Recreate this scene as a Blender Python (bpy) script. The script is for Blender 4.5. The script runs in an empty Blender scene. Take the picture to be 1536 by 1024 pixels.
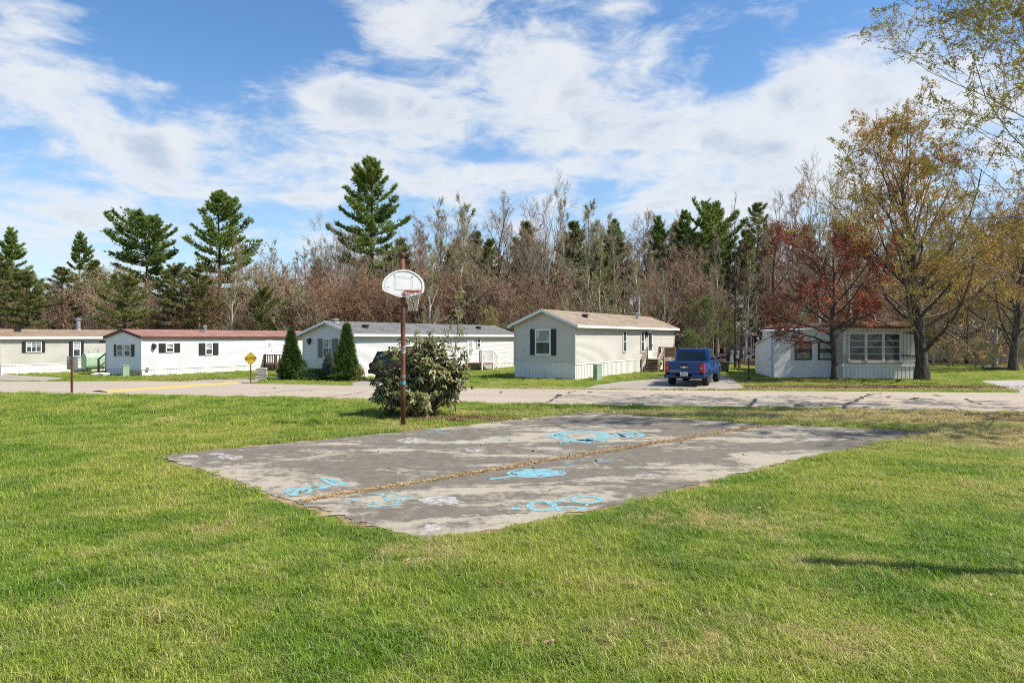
EXPO = 0.5
CLOUD = (5.2, 5.4, 5.65); CLOUD_GREY = (3.4, 3.9, 4.7); VEIL = (3.3, 4.3, 5.5); SKY_SAT = 1.2; SKY_VAL = 1.14
import bpy, math, random
import numpy as np
from mathutils import Vector, noise as mnoise
R = math.radians
C = bpy.context.scene.collection
F = 1024.0; CX = 768.0; HY = 506.0; CAMZ = 2.3      # focal length and horizon in photo pixels, eye height in metres

def GP(px, py, z=0.0):
    """ground point seen at a photo pixel"""
    k = (CAMZ - z) / (py - HY)
    return ((px - CX) * k, F * k)
def XP(px, Y): return (px - CX) / F * Y
def ZP(py, Y): return CAMZ + (HY - py) / F * Y

# ------------------------------------------------------------------ mesh helpers
class MB:
    def __init__(s): s.v = []; s.f = []
    def add(s, vs, fs):
        o = len(s.v); s.v += [tuple(p) for p in vs]; s.f += [tuple(i + o for i in f) for f in fs]
    def box(s, a, b):
        (x0, y0, z0), (x1, y1, z1) = a, b
        s.add([(x0,y0,z0),(x1,y0,z0),(x1,y1,z0),(x0,y1,z0),(x0,y0,z1),(x1,y0,z1),(x1,y1,z1),(x0,y1,z1)],
              [(0,3,2,1),(4,5,6,7),(0,1,5,4),(1,2,6,5),(2,3,7,6),(3,0,4,7)])
    def hexa(s, lo, hi):
        """lo, hi: 4 points each, bottom and top ring"""
        s.add(list(lo) + list(hi), [(0,3,2,1),(4,5,6,7),(0,1,5,4),(1,2,6,5),(2,3,7,6),(3,0,4,7)])
    def bar(s, p, q, w, h=None):
        p = Vector(p); q = Vector(q); h = h or w; d = (q - p).normalized()
        a = d.cross(Vector((0,0,1)))
        if a.length < 1e-3: a = Vector((1,0,0))
        a.normalize(); b = a.cross(d).normalized(); a = a * w / 2; b = b * h / 2
        s.hexa([p-a-b, p+a-b, p+a+b, p-a+b], [q-a-b, q+a-b, q+a+b, q-a+b])
    def poly(s, pts): s.add(pts, [tuple(range(len(pts)))])
    def prism(s, pts, ext):
        n = len(pts); e = Vector(ext); top = [Vector(p) + e for p in pts]
        s.add(list(pts) + top, [tuple(range(n))[::-1], tuple(range(n, 2*n))] + [(i, (i+1) % n, n + (i+1) % n, n + i) for i in range(n)])
    def tube(s, pts, rad, n=8, cap=True):
        pts = [Vector(p) for p in pts]
        if not hasattr(rad, '__len__'): rad = [rad] * len(pts)
        vs = []; fs = []
        for i, p in enumerate(pts):
            d = (pts[min(i+1, len(pts)-1)] - pts[max(i-1, 0)]).normalized()
            a = d.cross(Vector((0,0,1)))
            if a.length < 0.05: a = d.cross(Vector((0,1,0)))
            a.normalize(); b = d.cross(a)
            for k in range(n):
                t = 2 * math.pi * k / n
                vs.append(p + (a * math.cos(t) + b * math.sin(t)) * rad[i])
        for i in range(len(pts) - 1):
            for k in range(n):
                fs.append((i*n+k, i*n+(k+1) % n, (i+1)*n+(k+1) % n, (i+1)*n+k))
        if cap: fs.append(tuple(range(n))[::-1]); fs.append(tuple((len(pts)-1)*n + k for k in range(n)))
        s.add(vs, fs)
    def lathe(s, prof, n=16, c=(0,0,0), axis='z'):
        vs = []; fs = []
        for r, z in prof:
            for k in range(n):
                t = 2*math.pi*k/n; p = (r*math.cos(t), r*math.sin(t), z)
                if axis == 'y': p = (p[0], p[2], p[1])
                if axis == 'x': p = (p[2], p[0], p[1])
                vs.append((c[0]+p[0], c[1]+p[1], c[2]+p[2]))
        for i in range(len(prof)-1):
            for k in range(n): fs.append((i*n+k, i*n+(k+1) % n, (i+1)*n+(k+1) % n, (i+1)*n+k))
        if prof[0][0] > 1e-4: fs.append(tuple(range(n))[::-1])
        if prof[-1][0] > 1e-4: fs.append(tuple((len(prof)-1)*n+k for k in range(n)))
        s.add(vs, fs)
    def mesh(s, name, mat, smooth=False):
        me = bpy.data.meshes.new(name); me.from_pydata(s.v, [], s.f)
        if mat: me.materials.append(mat)
        if smooth: me.polygons.foreach_set('use_smooth', [True] * len(me.polygons))
        me.validate(); me.update(); return me
    def build(s, name, mat, parent=None, smooth=False, bevel=0, seg=2):
        o = bpy.data.objects.new(name, s.mesh(name, mat, smooth)); C.objects.link(o); o.parent = parent
        if bevel:
            m = o.modifiers.new('Bevel', 'BEVEL'); m.width = bevel; m.segments = seg; m.limit_method = 'ANGLE'; m.angle_limit = R(35)
        return o

def link(name, me, parent=None):
    o = bpy.data.objects.new(name, me); C.objects.link(o); o.parent = parent; return o
def thing(name, label, cat, loc=(0,0,0), rz=0, group=None):
    o = bpy.data.objects.new(name, None); C.objects.link(o); o.location = loc; o.rotation_euler = (0, 0, rz)
    o['label'] = label; o['category'] = cat
    if group: o['group'] = group
    return o
def tag(o, label=None, cat=None, group=None, kind=None):
    if label: o['label'] = label
    if cat: o['category'] = cat
    if group: o['group'] = group
    if kind: o['kind'] = kind
    return o

def np_mesh(name, V, faces, mat, rnd=None, smooth=False):
    """faces: list of int arrays (n,k)"""
    me = bpy.data.meshes.new(name); V = np.asarray(V, np.float32)
    me.vertices.add(len(V)); me.vertices.foreach_set('co', V.ravel())
    faces = [np.asarray(f, np.int32) for f in faces if len(f)]
    nl = sum(f.size for f in faces); npoly = sum(len(f) for f in faces)
    me.loops.add(nl); me.polygons.add(npoly)
    me.loops.foreach_set('vertex_index', np.concatenate([f.ravel() for f in faces]))
    tot = np.concatenate([np.full(len(f), f.shape[1], np.int32) for f in faces])
    st = np.concatenate([[0], np.cumsum(tot)[:-1]]).astype(np.int32)
    me.polygons.foreach_set('loop_start', st); me.polygons.foreach_set('loop_total', tot)
    if smooth: me.polygons.foreach_set('use_smooth', np.ones(npoly, bool))
    if rnd is not None:
        a = me.attributes.new('rnd', 'FLOAT', 'POINT'); a.data.foreach_set('value', np.asarray(rnd, np.float32))
    me.materials.append(mat); me.update(calc_edges=True); return me

def norm(a): return a / np.maximum(np.linalg.norm(a, axis=-1, keepdims=True), 1e-9)
def rand_dirs(rng, n, up=0.0):
    d = rng.normal(size=(n, 3)); d[:, 2] += up; return norm(d)

def leaf_quads(rng, P, D, L, W, fold=0.0):
    """rhombic leaves: base at P pointing along D"""
    n = len(P); D = norm(D); s = norm(np.cross(D, rand_dirs(rng, n)))
    L = np.broadcast_to(L, n)[:, None]; W = np.broadcast_to(W, n)[:, None]
    nn = np.cross(D, s)
    V = np.stack([P, P + D*L*.45 + s*W/2 + nn*fold*W, P + D*L, P + D*L*.45 - s*W/2 + nn*fold*W], 1).reshape(-1, 3)
    Fq = np.arange(4*n).reshape(n, 4)
    return V, Fq, np.repeat(rng.random(n), 4)

def needle_tris(rng, P, D, k, L, W, spread):
    """k narrow triangles per tuft"""
    n = len(P); Pk = np.repeat(P, k, 0); Dk = norm(np.repeat(norm(D), k, 0) + rng.normal(size=(n*k, 3)) * spread)
    s = norm(np.cross(Dk, rand_dirs(rng, n*k))); l = L * rng.uniform(.7, 1.2, (n*k, 1))
    V = np.stack([Pk - s*W/2, Pk + s*W/2, Pk + Dk*l], 1).reshape(-1, 3)
    return V, np.arange(3*n*k).reshape(-1, 3), np.repeat(np.repeat(rng.random(n), k), 3)

def cat(parts):
    V = []; Q = []; T = []; Rn = []; o = 0
    for v, f, r in parts:
        V.append(v); Rn.append(r); (Q if f.shape[1] == 4 else T).append(f + o); o += len(v)
    fs = []
    if Q: fs.append(np.concatenate(Q))
    if T: fs.append(np.concatenate(T))
    return np.concatenate(V), fs, np.concatenate(Rn)

# ------------------------------------------------------------------ materials
def nodes(m):
    m.use_nodes = True; nt = m.node_tree; nt.nodes.clear(); return nt, nt.nodes, nt.links
def N(nt, typ, **kw):
    n = nt.nodes.new(typ)
    for k, v in kw.items():
        if k.startswith('i_'): n.inputs[k[2:].replace('_', ' ')].default_value = v
        elif isinstance(k, str): setattr(n, k, v)
    return n
def rgb(c): return (c[0], c[1], c[2], 1.0)
def mixc(nt, fac, a, b, blend='MIX'):
    m = nt.nodes.new('ShaderNodeMix'); m.data_type = 'RGBA'; m.blend_type = blend
    for s, v in ((m.inputs[0], fac), (m.inputs[6], a), (m.inputs[7], b)):
        if isinstance(v, bpy.types.NodeSocket): nt.links.new(v, s)
        elif isinstance(v, (int, float)): s.default_value = v
        else: s.default_value = rgb(v)
    return m.outputs[2]
def math_(nt, op, a, b=None, c=None, clamp=False):
    m = nt.nodes.new('ShaderNodeMath'); m.operation = op; m.use_clamp = clamp
    for i, v in enumerate((a, b, c)):
        if v is None: continue
        if isinstance(v, bpy.types.NodeSocket): nt.links.new(v, m.inputs[i])
        else: m.inputs[i].default_value = v
    return m.outputs[0]
def step(nt, v, lo, hi, smooth=True):
    m = nt.nodes.new('ShaderNodeMapRange'); m.interpolation_type = 'SMOOTHSTEP' if smooth else 'LINEAR'
    nt.links.new(v, m.inputs[0]); m.inputs[1].default_value = lo; m.inputs[2].default_value = hi
    return m.outputs[0]
def noise_(nt, vec, scale, detail=5, rough=.55, dist=0.0):
    n = nt.nodes.new('ShaderNodeTexNoise'); n.inputs['Scale'].default_value = scale; n.inputs['Detail'].default_value = detail
    n.inputs['Roughness'].default_value = rough; n.inputs['Distortion'].default_value = dist
    nt.links.new(vec, n.inputs['Vector']); return n.outputs['Fac']
def pos(nt): return nt.nodes.new('ShaderNodeNewGeometry').outputs['Position']
def objc(nt): return nt.nodes.new('ShaderNodeTexCoord').outputs['Object']
def scalev(nt, vec, s):
    m = nt.nodes.new('ShaderNodeVectorMath'); m.operation = 'MULTIPLY'; nt.links.new(vec, m.inputs[0]); m.inputs[1].default_value = s
    return m.outputs[0]
def finish(nt, col, rough=.8, spec=.3, metal=0, bump=None, bstr=.3, bdist=.02, trans=0, coat=0, alpha=None):
    p = nt.nodes.new('ShaderNodeBsdfPrincipled'); out = nt.nodes.new('ShaderNodeOutputMaterial')
    if isinstance(col, bpy.types.NodeSocket): nt.links.new(col, p.inputs['Base Color'])
    else: p.inputs['Base Color'].default_value = rgb(col)
    if isinstance(rough, bpy.types.NodeSocket): nt.links.new(rough, p.inputs['Roughness'])
    else: p.inputs['Roughness'].default_value = rough
    p.inputs['Specular IOR Level'].default_value = spec; p.inputs['Metallic'].default_value = metal
    p.inputs['Coat Weight'].default_value = coat
    if alpha is not None: nt.links.new(alpha, p.inputs['Alpha'])
    if bump is not None:
        b = nt.nodes.new('ShaderNodeBump'); b.inputs['Strength'].default_value = bstr; b.inputs['Distance'].default_value = bdist
        nt.links.new(bump, b.inputs['Height']); nt.links.new(b.outputs[0], p.inputs['Normal'])
    sh = p.outputs[0]
    if trans:
        t = nt.nodes.new('ShaderNodeBsdfTranslucent'); mx = nt.nodes.new('ShaderNodeMixShader'); mx.inputs[0].default_value = trans
        if isinstance(col, bpy.types.NodeSocket): nt.links.new(col, t.inputs[0])
        else: t.inputs[0].default_value = rgb(col)
        nt.links.new(sh, mx.inputs[1]); nt.links.new(t.outputs[0], mx.inputs[2]); sh = mx.outputs[0]
    nt.links.new(sh, out.inputs[0])
def mk(name, c1, c2=None, scale=4, rough=.7, spec=.3, metal=0, detail=5, bump=0, bdist=.01, stretch=(1,1,1), lo=.35, hi=.65, coat=0, world=False):
    m = bpy.data.materials.new(name); nt, nd, ln = nodes(m)
    if c2 is None: finish(nt, c1, rough, spec, metal, coat=coat); return m
    v = scalev(nt, pos(nt) if world else objc(nt), stretch); n = noise_(nt, v, scale, detail)
    finish(nt, mixc(nt, step(nt, n, lo, hi), c1, c2), rough, spec, metal, n if bump else None, bump, bdist, coat=coat); return m
def foliage(name, dark, light, third=None, trans=.25, nscale=.9, rough=.6, spec=.25, w3=.2):
    """leaf colour varies per leaf, per tree and in clumps"""
    m = bpy.data.materials.new(name); nt, nd, ln = nodes(m)
    at = N(nt, 'ShaderNodeAttribute', attribute_name='rnd').outputs['Fac']
    oi = nt.nodes.new('ShaderNodeObjectInfo').outputs['Random']
    n = noise_(nt, pos(nt), nscale, 3)
    f = math_(nt, 'ADD', math_(nt, 'MULTIPLY', at, .45), math_(nt, 'MULTIPLY', n, .8))
    f = math_(nt, 'ADD', f, math_(nt, 'MULTIPLY_ADD', oi, .3, -.22))
    c = mixc(nt, step(nt, f, .15, .85, False), dark, light)
    if third: c = mixc(nt, step(nt, at, 1 - w3 - .03, 1 - w3 + .03), c, third)
    finish(nt, c, rough, spec, trans=trans); return m
def bark(name, c1, c2, scale=3):
    return mk(name, c1, c2, scale, .9, .15, detail=6, bump=.6, bdist=.04, stretch=(3, 3, .6))

# shared lawn colour, used by the soil sheet and by every blade
LG = bpy.data.node_groups.new('lawn_colour', 'ShaderNodeTree')
LG.interface.new_socket('Color', in_out='OUTPUT', socket_type='NodeSocketColor')
LG.interface.new_socket('Dry', in_out='OUTPUT', socket_type='NodeSocketFloat')
def _lawn():
    nt = LG; go = nt.nodes.new('NodeGroupOutput'); p = pos(nt)
    big = noise_(nt, p, .22, 3); mid = noise_(nt, p, .9, 4, .6); small = noise_(nt, p, 5.0, 3, .6)
    c = mixc(nt, step(nt, mid, .40, .60), LAWN['deep'], LAWN['mid'])
    c = mixc(nt, math_(nt, 'MULTIPLY', step(nt, big, .42, .62), .6), c, LAWN['yellow'])
    sx = nt.nodes.new('ShaderNodeSeparateXYZ'); nt.links.new(p, sx.inputs[0]); X, Y = sx.outputs[0], sx.outputs[1]
    dry = math_(nt, 'ADD', math_(nt, 'MULTIPLY', mid, .35), math_(nt, 'MULTIPLY', small, .4))
    dry = math_(nt, 'ADD', dry, math_(nt, 'MULTIPLY', noise_(nt, p, .45, 4, .6), .5))
    dry = step(nt, dry, .63, .88); brk = noise_(nt, p, 2.6, 6, .7, .6)
    def blob(x, y, rx, ry, w):
        a = math_(nt, 'MULTIPLY', math_(nt, 'SUBTRACT', X, x), 1/rx); b = math_(nt, 'MULTIPLY', math_(nt, 'SUBTRACT', Y, y), 1/ry)
        d = math_(nt, 'ADD', math_(nt, 'MULTIPLY', a, a), math_(nt, 'MULTIPLY', b, b))
        return math_(nt, 'MULTIPLY', math_(nt, 'EXPONENT', math_(nt, 'MULTIPLY', d, -1.0)), w)
    for b in DRY: dry = math_(nt, 'ADD', dry, math_(nt, 'MULTIPLY', math_(nt, 'MULTIPLY', blob(*b), 2.4), step(nt, brk, .40, .66)), clamp=True)
    for b in DRYBIG: dry = math_(nt, 'ADD', dry, math_(nt, 'MULTIPLY', math_(nt, 'MULTIPLY', blob(*b), 2.0), step(nt, brk, .28, .5)), clamp=True)
    straw = mixc(nt, small, LAWN['straw'], LAWN['straw2'])
    c = mixc(nt, dry, c, straw)
    lit = None
    for b in LITTER:
        v = blob(*b); lit = v if lit is None else math_(nt, 'ADD', lit, v, clamp=True)
    wob = math_(nt, 'ADD', Y, math_(nt, 'MULTIPLY', noise_(nt, p, .12, 3), 9.0))
    lit = math_(nt, 'ADD', math_(nt, 'MULTIPLY', math_(nt, 'MULTIPLY', lit, 1.5), step(nt, small, .28, .55)), step(nt, wob, 61.0, 65.0), clamp=True)
    c = mixc(nt, lit, c, mixc(nt, small, LAWN['litter'], LAWN['litter2']))
    nt.links.new(c, go.inputs[0]); nt.links.new(dry, go.inputs[1])
LAWN = dict(deep=(.148,.258,.018), mid=(.280,.370,.045), yellow=(.40,.41,.070), straw=(.56,.46,.22), straw2=(.46,.39,.17),
            litter=(.14,.075,.035), litter2=(.26,.16,.075))
DRY = [(11.5,15.6,2.6,1.4,1.0),(15,19.2,6,1.1,.9),(9,20.8,7,.8,.6),(-2.6,17.0,1.4,.5,.7),(.3,19.3,2.2,.6,.8),(-1.0,7.2,.5,.35,.8),(2.4,8.6,.8,.4,.8),
       (6.5,30.8,5,.7,.8),(-1,31.2,3,.6,.7),(18,30.2,7,.7,.8),(-12,33.6,6,.6,.5),(-5,5.2,1.5,.5,.4),(1.5,5.2,1.2,.4,.5)]
DRYBIG = [(12.2,15.6,2.6,1.5,1.0),(15,19.3,7,.9,1.0),(9.5,20.9,7,.5,.8),(17,31.0,8,.6,.9),(6,31.2,4,.5,.7)]
LITTER = [(-1.75,19.3,1.3,.5,1.1),(14.5,31.7,5,1.0,.9),(19.5,31.4,4,.8,.9),(14,36.2,4,1.2,.5),(-17.5,37.5,3,.4,.5),(8.5,30.2,2,.4,.5),(17,19.4,4,.7,.7)]
_lawn()
def lawn_ground():
    m = bpy.data.materials.new('lawn'); nt, nd, ln = nodes(m); g = nt.nodes.new('ShaderNodeGroup'); g.node_tree = LG
    n = noise_(nt, pos(nt), 22, 5, .7); n2 = noise_(nt, pos(nt), 3.2, 5, .7)
    v = math_(nt, 'ADD', math_(nt, 'MULTIPLY', n, .6), math_(nt, 'MULTIPLY', n2, .5))
    c = mixc(nt, 1.0, g.outputs[0], mixc(nt, step(nt, v, .35, .75), (.30,.29,.32), (.80,.76,.86)), 'MULTIPLY')
    finish(nt, c, .95, .1, bump=v, bstr=.7, bdist=.08); return m
def blade_mat():
    m = bpy.data.materials.new('grass_blade'); nt, nd, ln = nodes(m); g = nt.nodes.new('ShaderNodeGroup'); g.node_tree = LG
    at = N(nt, 'ShaderNodeAttribute', attribute_name='rnd').outputs['Fac']
    c = mixc(nt, 1.0, g.outputs[0], mixc(nt, at, (.62,.68,.5), (1.85,1.8,1.75)), 'MULTIPLY')
    c = mixc(nt, step(nt, at, .88, .92), c, (.46,.39,.2))
    finish(nt, c, .5, .35, trans=.45); return m
# ------------------------------------------------------------------ camera, sun, sky
cam = bpy.data.cameras.new('camera'); co = bpy.data.objects.new('camera', cam); C.objects.link(co)
co.location = (0, 0, CAMZ); co.rotation_euler = (R(90), 0, 0); cam.sensor_width = 36; cam.lens = 24.0
cam.shift_y = -(512 - HY) / 1536.0; cam.clip_end = 3000; cam.clip_start = .05
sc = bpy.context.scene; sc.camera = co
sc.view_settings.view_transform = 'Standard'; sc.view_settings.look = 'None'; sc.view_settings.exposure = EXPO; sc.view_settings.gamma = 1
sc.cycles.max_bounces = 4; sc.cycles.diffuse_bounces = 2; sc.cycles.glossy_bounces = 2; sc.cycles.transmission_bounces = 2; sc.cycles.use_adaptive_sampling = True; sc.cycles.adaptive_threshold = .01; sc.cycles.sample_clamp_indirect = 2.0; sc.cycles.caustics_reflective = False; sc.cycles.caustics_refractive = False; sc.cycles.blur_glossy = 1.0; sc.cycles.filter_width = 1.0; sc.cycles.transparent_max_bounces = 12; sc.cycles.use_denoising = False

SUN_DIR = Vector((.815, -.16, 1.0)).normalized()      # towards the sun
sun = bpy.data.lights.new('sun', 'SUN'); so = bpy.data.objects.new('sun', sun); C.objects.link(so)
sun.energy = 5.0; sun.angle = R(.53); sun.color = (1, .945, .855)
so.rotation_euler = SUN_DIR.to_track_quat('Z', 'Y').to_euler(); so.location = (30, -10, 40)
EL = math.asin(SUN_DIR.z); AZ = math.atan2(SUN_DIR.x, SUN_DIR.y)

w = bpy.data.worlds.new('World'); sc.world = w; w.use_nodes = True
nt = w.node_tree; nt.nodes.clear()
sky = nt.nodes.new('ShaderNodeTexSky'); sky.sky_type = 'NISHITA'; sky.sun_disc = False
sky.sun_elevation = EL; sky.sun_rotation = AZ; sky.altitude = 100; sky.air_density = 1.0; sky.dust_density = .6; sky.ozone_density = 2.5
tc = nt.nodes.new('ShaderNodeTexCoord'); D = tc.outputs['Generated']
sx = nt.nodes.new('ShaderNodeSeparateXYZ'); nt.links.new(D, sx.inputs[0])
az = math_(nt, 'ARCTAN2', sx.outputs[0], sx.outputs[1]); el = math_(nt, 'ARCSINE', sx.outputs[2])
AE = nt.nodes.new('ShaderNodeCombineXYZ'); nt.links.new(az, AE.inputs[0]); nt.links.new(el, AE.inputs[1])
# cloud layer coordinates: a plane overhead, so streaks flatten towards the horizon
dz = math_(nt, 'ADD', math_(nt, 'MAXIMUM', sx.outputs[2], 0.0), .22)
PL = nt.nodes.new('ShaderNodeCombineXYZ')
nt.links.new(math_(nt, 'DIVIDE', sx.outputs[0], dz), PL.inputs[0]); nt.links.new(math_(nt, 'DIVIDE', sx.outputs[1], dz), PL.inputs[1])
def vadd(a, b):
    m = nt.nodes.new('ShaderNodeVectorMath'); m.operation = 'ADD'
    for i, v in enumerate((a, b)):
        if isinstance(v, bpy.types.NodeSocket): nt.links.new(v, m.inputs[i])
        else: m.inputs[i].default_value = v
    return m.outputs[0]
# (photo x, y, rx, ry, weight) of the cloud masses and clear gaps, as directions in the sky
def ae(px, py):
    return math.atan((px-CX)/F), math.atan((HY-py)/math.hypot(F, px-CX))
CL = [(490,140,95,48,.9),(540,165,90,30,.4),(615,35,85,50,.55),(830,95,150,85,.55),(740,180,260,60,.42),(900,190,200,60,.3),
      (60,112,130,34,.75),(250,138,40,9,.5),(40,30,80,42,.8),(140,15,40,12,.4),(150,195,150,40,.25),(1000,150,160,70,.15),(210,225,75,26,.8),(170,300,260,70,.42),(60,380,200,60,.3),(430,240,260,45,.4),
      (760,262,100,22,.6),(650,283,70,16,.5),(460,299,46,10,.6),(930,8,70,14,.5),(1140,250,230,80,.65),(1010,290,90,40,.35),(1240,110,130,55,.5),
      (1200,180,160,50,.4),(470,360,50,24,.35),(600,300,900,9,.12),(950,330,500,40,.3),(1500,120,200,150,.3),
      (310,60,180,75,-.55),(1120,85,65,60,-.5),(430,325,85,22,-.45),(905,300,55,28,-.5),(740,242,80,12,-.35),(440,30,70,60,-.4),(990,140,120,40,-.12),(340,262,80,18,-.3),(870,228,90,10,-.3)]
def density(vec_ae, vec_pl):
    warp = nt.nodes.new('ShaderNodeTexNoise'); warp.inputs['Scale'].default_value = 5; warp.inputs['Detail'].default_value = 3
    nt.links.new(vec_ae, warp.inputs['Vector'])
    wv = scalev(nt, vadd(warp.outputs['Color'], (-.5,-.5,-.5)), (.09,.05,0))
    P2 = vadd(vec_ae, wv); cov = None
    for px, py, rx, ry, wt in CL:
        a, e = ae(px, py); k = 1 + ((px-CX)/F)**2
        d = scalev(nt, vadd(P2, (-a, -e, 0)), (F*k**.5/rx/1.0, F*k**.5/ry, 0))
        dt = nt.nodes.new('ShaderNodeVectorMath'); dt.operation = 'DOT_PRODUCT'; nt.links.new(d, dt.inputs[0]); nt.links.new(d, dt.inputs[1])
        x = math_(nt, 'EXPONENT', math_(nt, 'MULTIPLY', dt.outputs['Value'], -1.0))
        cov = math_(nt, 'MULTIPLY', x, wt) if cov is None else math_(nt, 'MULTIPLY_ADD', x, wt, cov)
    n1 = noise_(nt, vec_pl, 2.9, 8, .6, .7); n2 = noise_(nt, scalev(nt, vec_ae, (1, 2.7, 1)), 11, 8, .7, .5)
    n = math_(nt, 'ADD', math_(nt, 'MULTIPLY', n1, .62), math_(nt, 'MULTIPLY', n2, .5))
    return math_(nt, 'ADD', cov, math_(nt, 'MULTIPLY_ADD', n, 3.5, -1.86))
d0 = density(AE.outputs[0], PL.outputs[0])
cl = step(nt, d0, .02, .95)
# relief: cloud tops lean to white, thick undersides to blue grey
nz = noise_(nt, vadd(AE.outputs[0], (.02,.03,0)), 9, 6, .6, .4)
thick = math_(nt, 'MULTIPLY', step(nt, d0, .65, 1.5), step(nt, nz, .40, .58))
cc = mixc(nt, thick, CLOUD, CLOUD_GREY)
hs = nt.nodes.new('ShaderNodeHueSaturation'); hs.inputs['Saturation'].default_value = SKY_SAT; hs.inputs['Value'].default_value = SKY_VAL
nt.links.new(sky.outputs[0], hs.inputs['Color'])
veil = math_(nt, 'MULTIPLY', step(nt, el, .40, .0), .4)
base = mixc(nt, veil, hs.outputs[0], VEIL)
col = mixc(nt, math_(nt, 'MULTIPLY', cl, .93), base, cc)
bg = nt.nodes.new('ShaderNodeBackground'); bg.inputs[1].default_value = .115; w.cycles.sampling_method = 'MANUAL'; w.cycles.sample_map_resolution = 1024
wo = nt.nodes.new('ShaderNodeOutputWorld'); nt.links.new(col, bg.inputs[0]); nt.links.new(bg.outputs[0], wo.inputs[0])
# ------------------------------------------------------------------ ground, road, court
def sheet(name, pts, z, mat, kind='structure', parent=None):
    b = MB(); b.poly([(x, y, z) for x, y in pts]); return tag(b.build(name, mat, parent), kind=kind if parent is None else None)
M_lawn = lawn_ground()
sheet('lawn', [(-400,-120),(400,-120),(400,900),(-400,900)], 0, M_lawn)

def asphalt(name, a, b, c, sc1=.35, lo=.45, hi=.62, speck=60, streak=(1,1,1), rot=0, damp=True):
    m = bpy.data.materials.new(name); nt, nd, ln = nodes(m); p = pos(nt)
    mp = nt.nodes.new('ShaderNodeMapping'); nt.links.new(p, mp.inputs[0]); mp.inputs['Rotation'].default_value = (0,0,rot); mp.inputs['Scale'].default_value = streak
    n1 = noise_(nt, mp.outputs[0], sc1, 9, .68, .6); n2 = noise_(nt, p, speck, 3, .7); n3 = noise_(nt, p, 2.5, 6, .7)
    col = mixc(nt, step(nt, n1, lo, hi), a, b); col = mixc(nt, math_(nt, 'MULTIPLY', step(nt, n3, .5, .8), .35), col, c)
    col = mixc(nt, 1.0, col, mixc(nt, step(nt, n2, .3, .7), (.72,.72,.72), (1.28,1.27,1.25)), 'MULTIPLY')
    finish(nt, col, .92, .2, bump=n2, bstr=.35, bdist=.012); return m
M_road = asphalt('road_asphalt', (.36,.30,.228), (.41,.345,.27), (.26,.22,.175), .5, .35, .7, 30, (.35,1.6,1), .17)
M_drive = asphalt('driveway_asphalt', (.30,.262,.215), (.35,.31,.255), (.20,.18,.16), .4, .35, .7, 30)
M_gravel = asphalt('gravel', (.40,.37,.34), (.33,.31,.28), (.24,.22,.20), .8, .35, .7, 25)
M_tar = mk('crack_tar', (.035,.033,.03), (.07,.06,.05), 6)

road = [(-75,42.0),(-48,34.6),(-30,30.1),(-21.3,28.4),(-7.28,25.9),(-.65,23.8),(8.15,22.4),(15.8,21.0),(30,19.2),(60,16.5),(120,13),(120,22),(60,24.6),(30,27.4),
        (21.3,28.3),(14,29.0),(8.97,29.5),(3.2,30.1),(-.83,30.6),(-4.0,31.4),(-9.2,32.9),(-14.2,34.2),(-17.0,35.3),(-19.6,35.8),(-26,35.6),(-36,39),(-75,52)]
sheet('road', road, .012, M_road)
drives = {
 'beige': [(3.3,30.5),(3.9,32.6),(5.6,35.4),(7.6,37.6),(9.6,41.5),(12.6,41.5),(12.3,38.0),(11.4,34.6),(10.6,31.0),(9.4,29.9)],
 'cream': [(-7.6,32.2),(-8.1,34.6),(-7.6,38.5),(-4.6,38.0),(-3.9,34.6),(-3.6,31.6)],
 'white': [(-17.2,35.0),(-16.6,36.8),(-14.6,38.2),(-13.8,38.0),(-13.4,36.2),(-13.0,34.5)],
 'tan': [(-40,40.0),(-40,47),(-28.5,40.6),(-26.6,39.6),(-25.2,38.4),(-24.5,35.9)],
}
for k, p in drives.items(): sheet('driveway', p, .008, M_drive)
gravel = [(21.0,28.2),(21.9,29.6),(22.8,31.6),(23.8,34.2),(24.9,36.2),(27.5,36.8),(40,36.5),(60,37),(60,24)]
sheet('gravel_drive', gravel, .008, M_gravel)

# court -------------------------------------------------------------------------
court = [GP(236,684), GP(350,722), GP(453,758), GP(543,786), GP(640,811), GP(762,791), GP(884,767), GP(1004,738), GP(1106,711), GP(1218,684), GP(1312,666), GP(1396,648.5),
         GP(1240,641), GP(1150,637), GP(1000,627), GP(890,619), GP(780,629), GP(640,645), GP(440,664)]
def jag(pts, amp, seed, stepm=.18):
    rng = random.Random(seed); out = []
    for i, a in enumerate(pts):
        b = pts[(i+1) % len(pts)]; n = max(1, int(math.dist(a, b)/stepm)); nx, ny = b[1]-a[1], a[0]-b[0]; l = math.hypot(nx, ny) or 1
        for k in range(n):
            t = k/n; o = rng.gauss(0, amp); out.append((a[0]+(b[0]-a[0])*t+nx/l*o, a[1]+(b[1]-a[1])*t+ny/l*o))
    return out
def inside(x, y, poly):
    c = False; j = len(poly)-1
    for i in range(len(poly)):
        xi, yi = poly[i]; xj, yj = poly[j]
        if (yi > y) != (yj > y) and x < (xj-xi)*(y-yi)/(yj-yi)+xi: c = not c
        j = i
    return c
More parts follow.
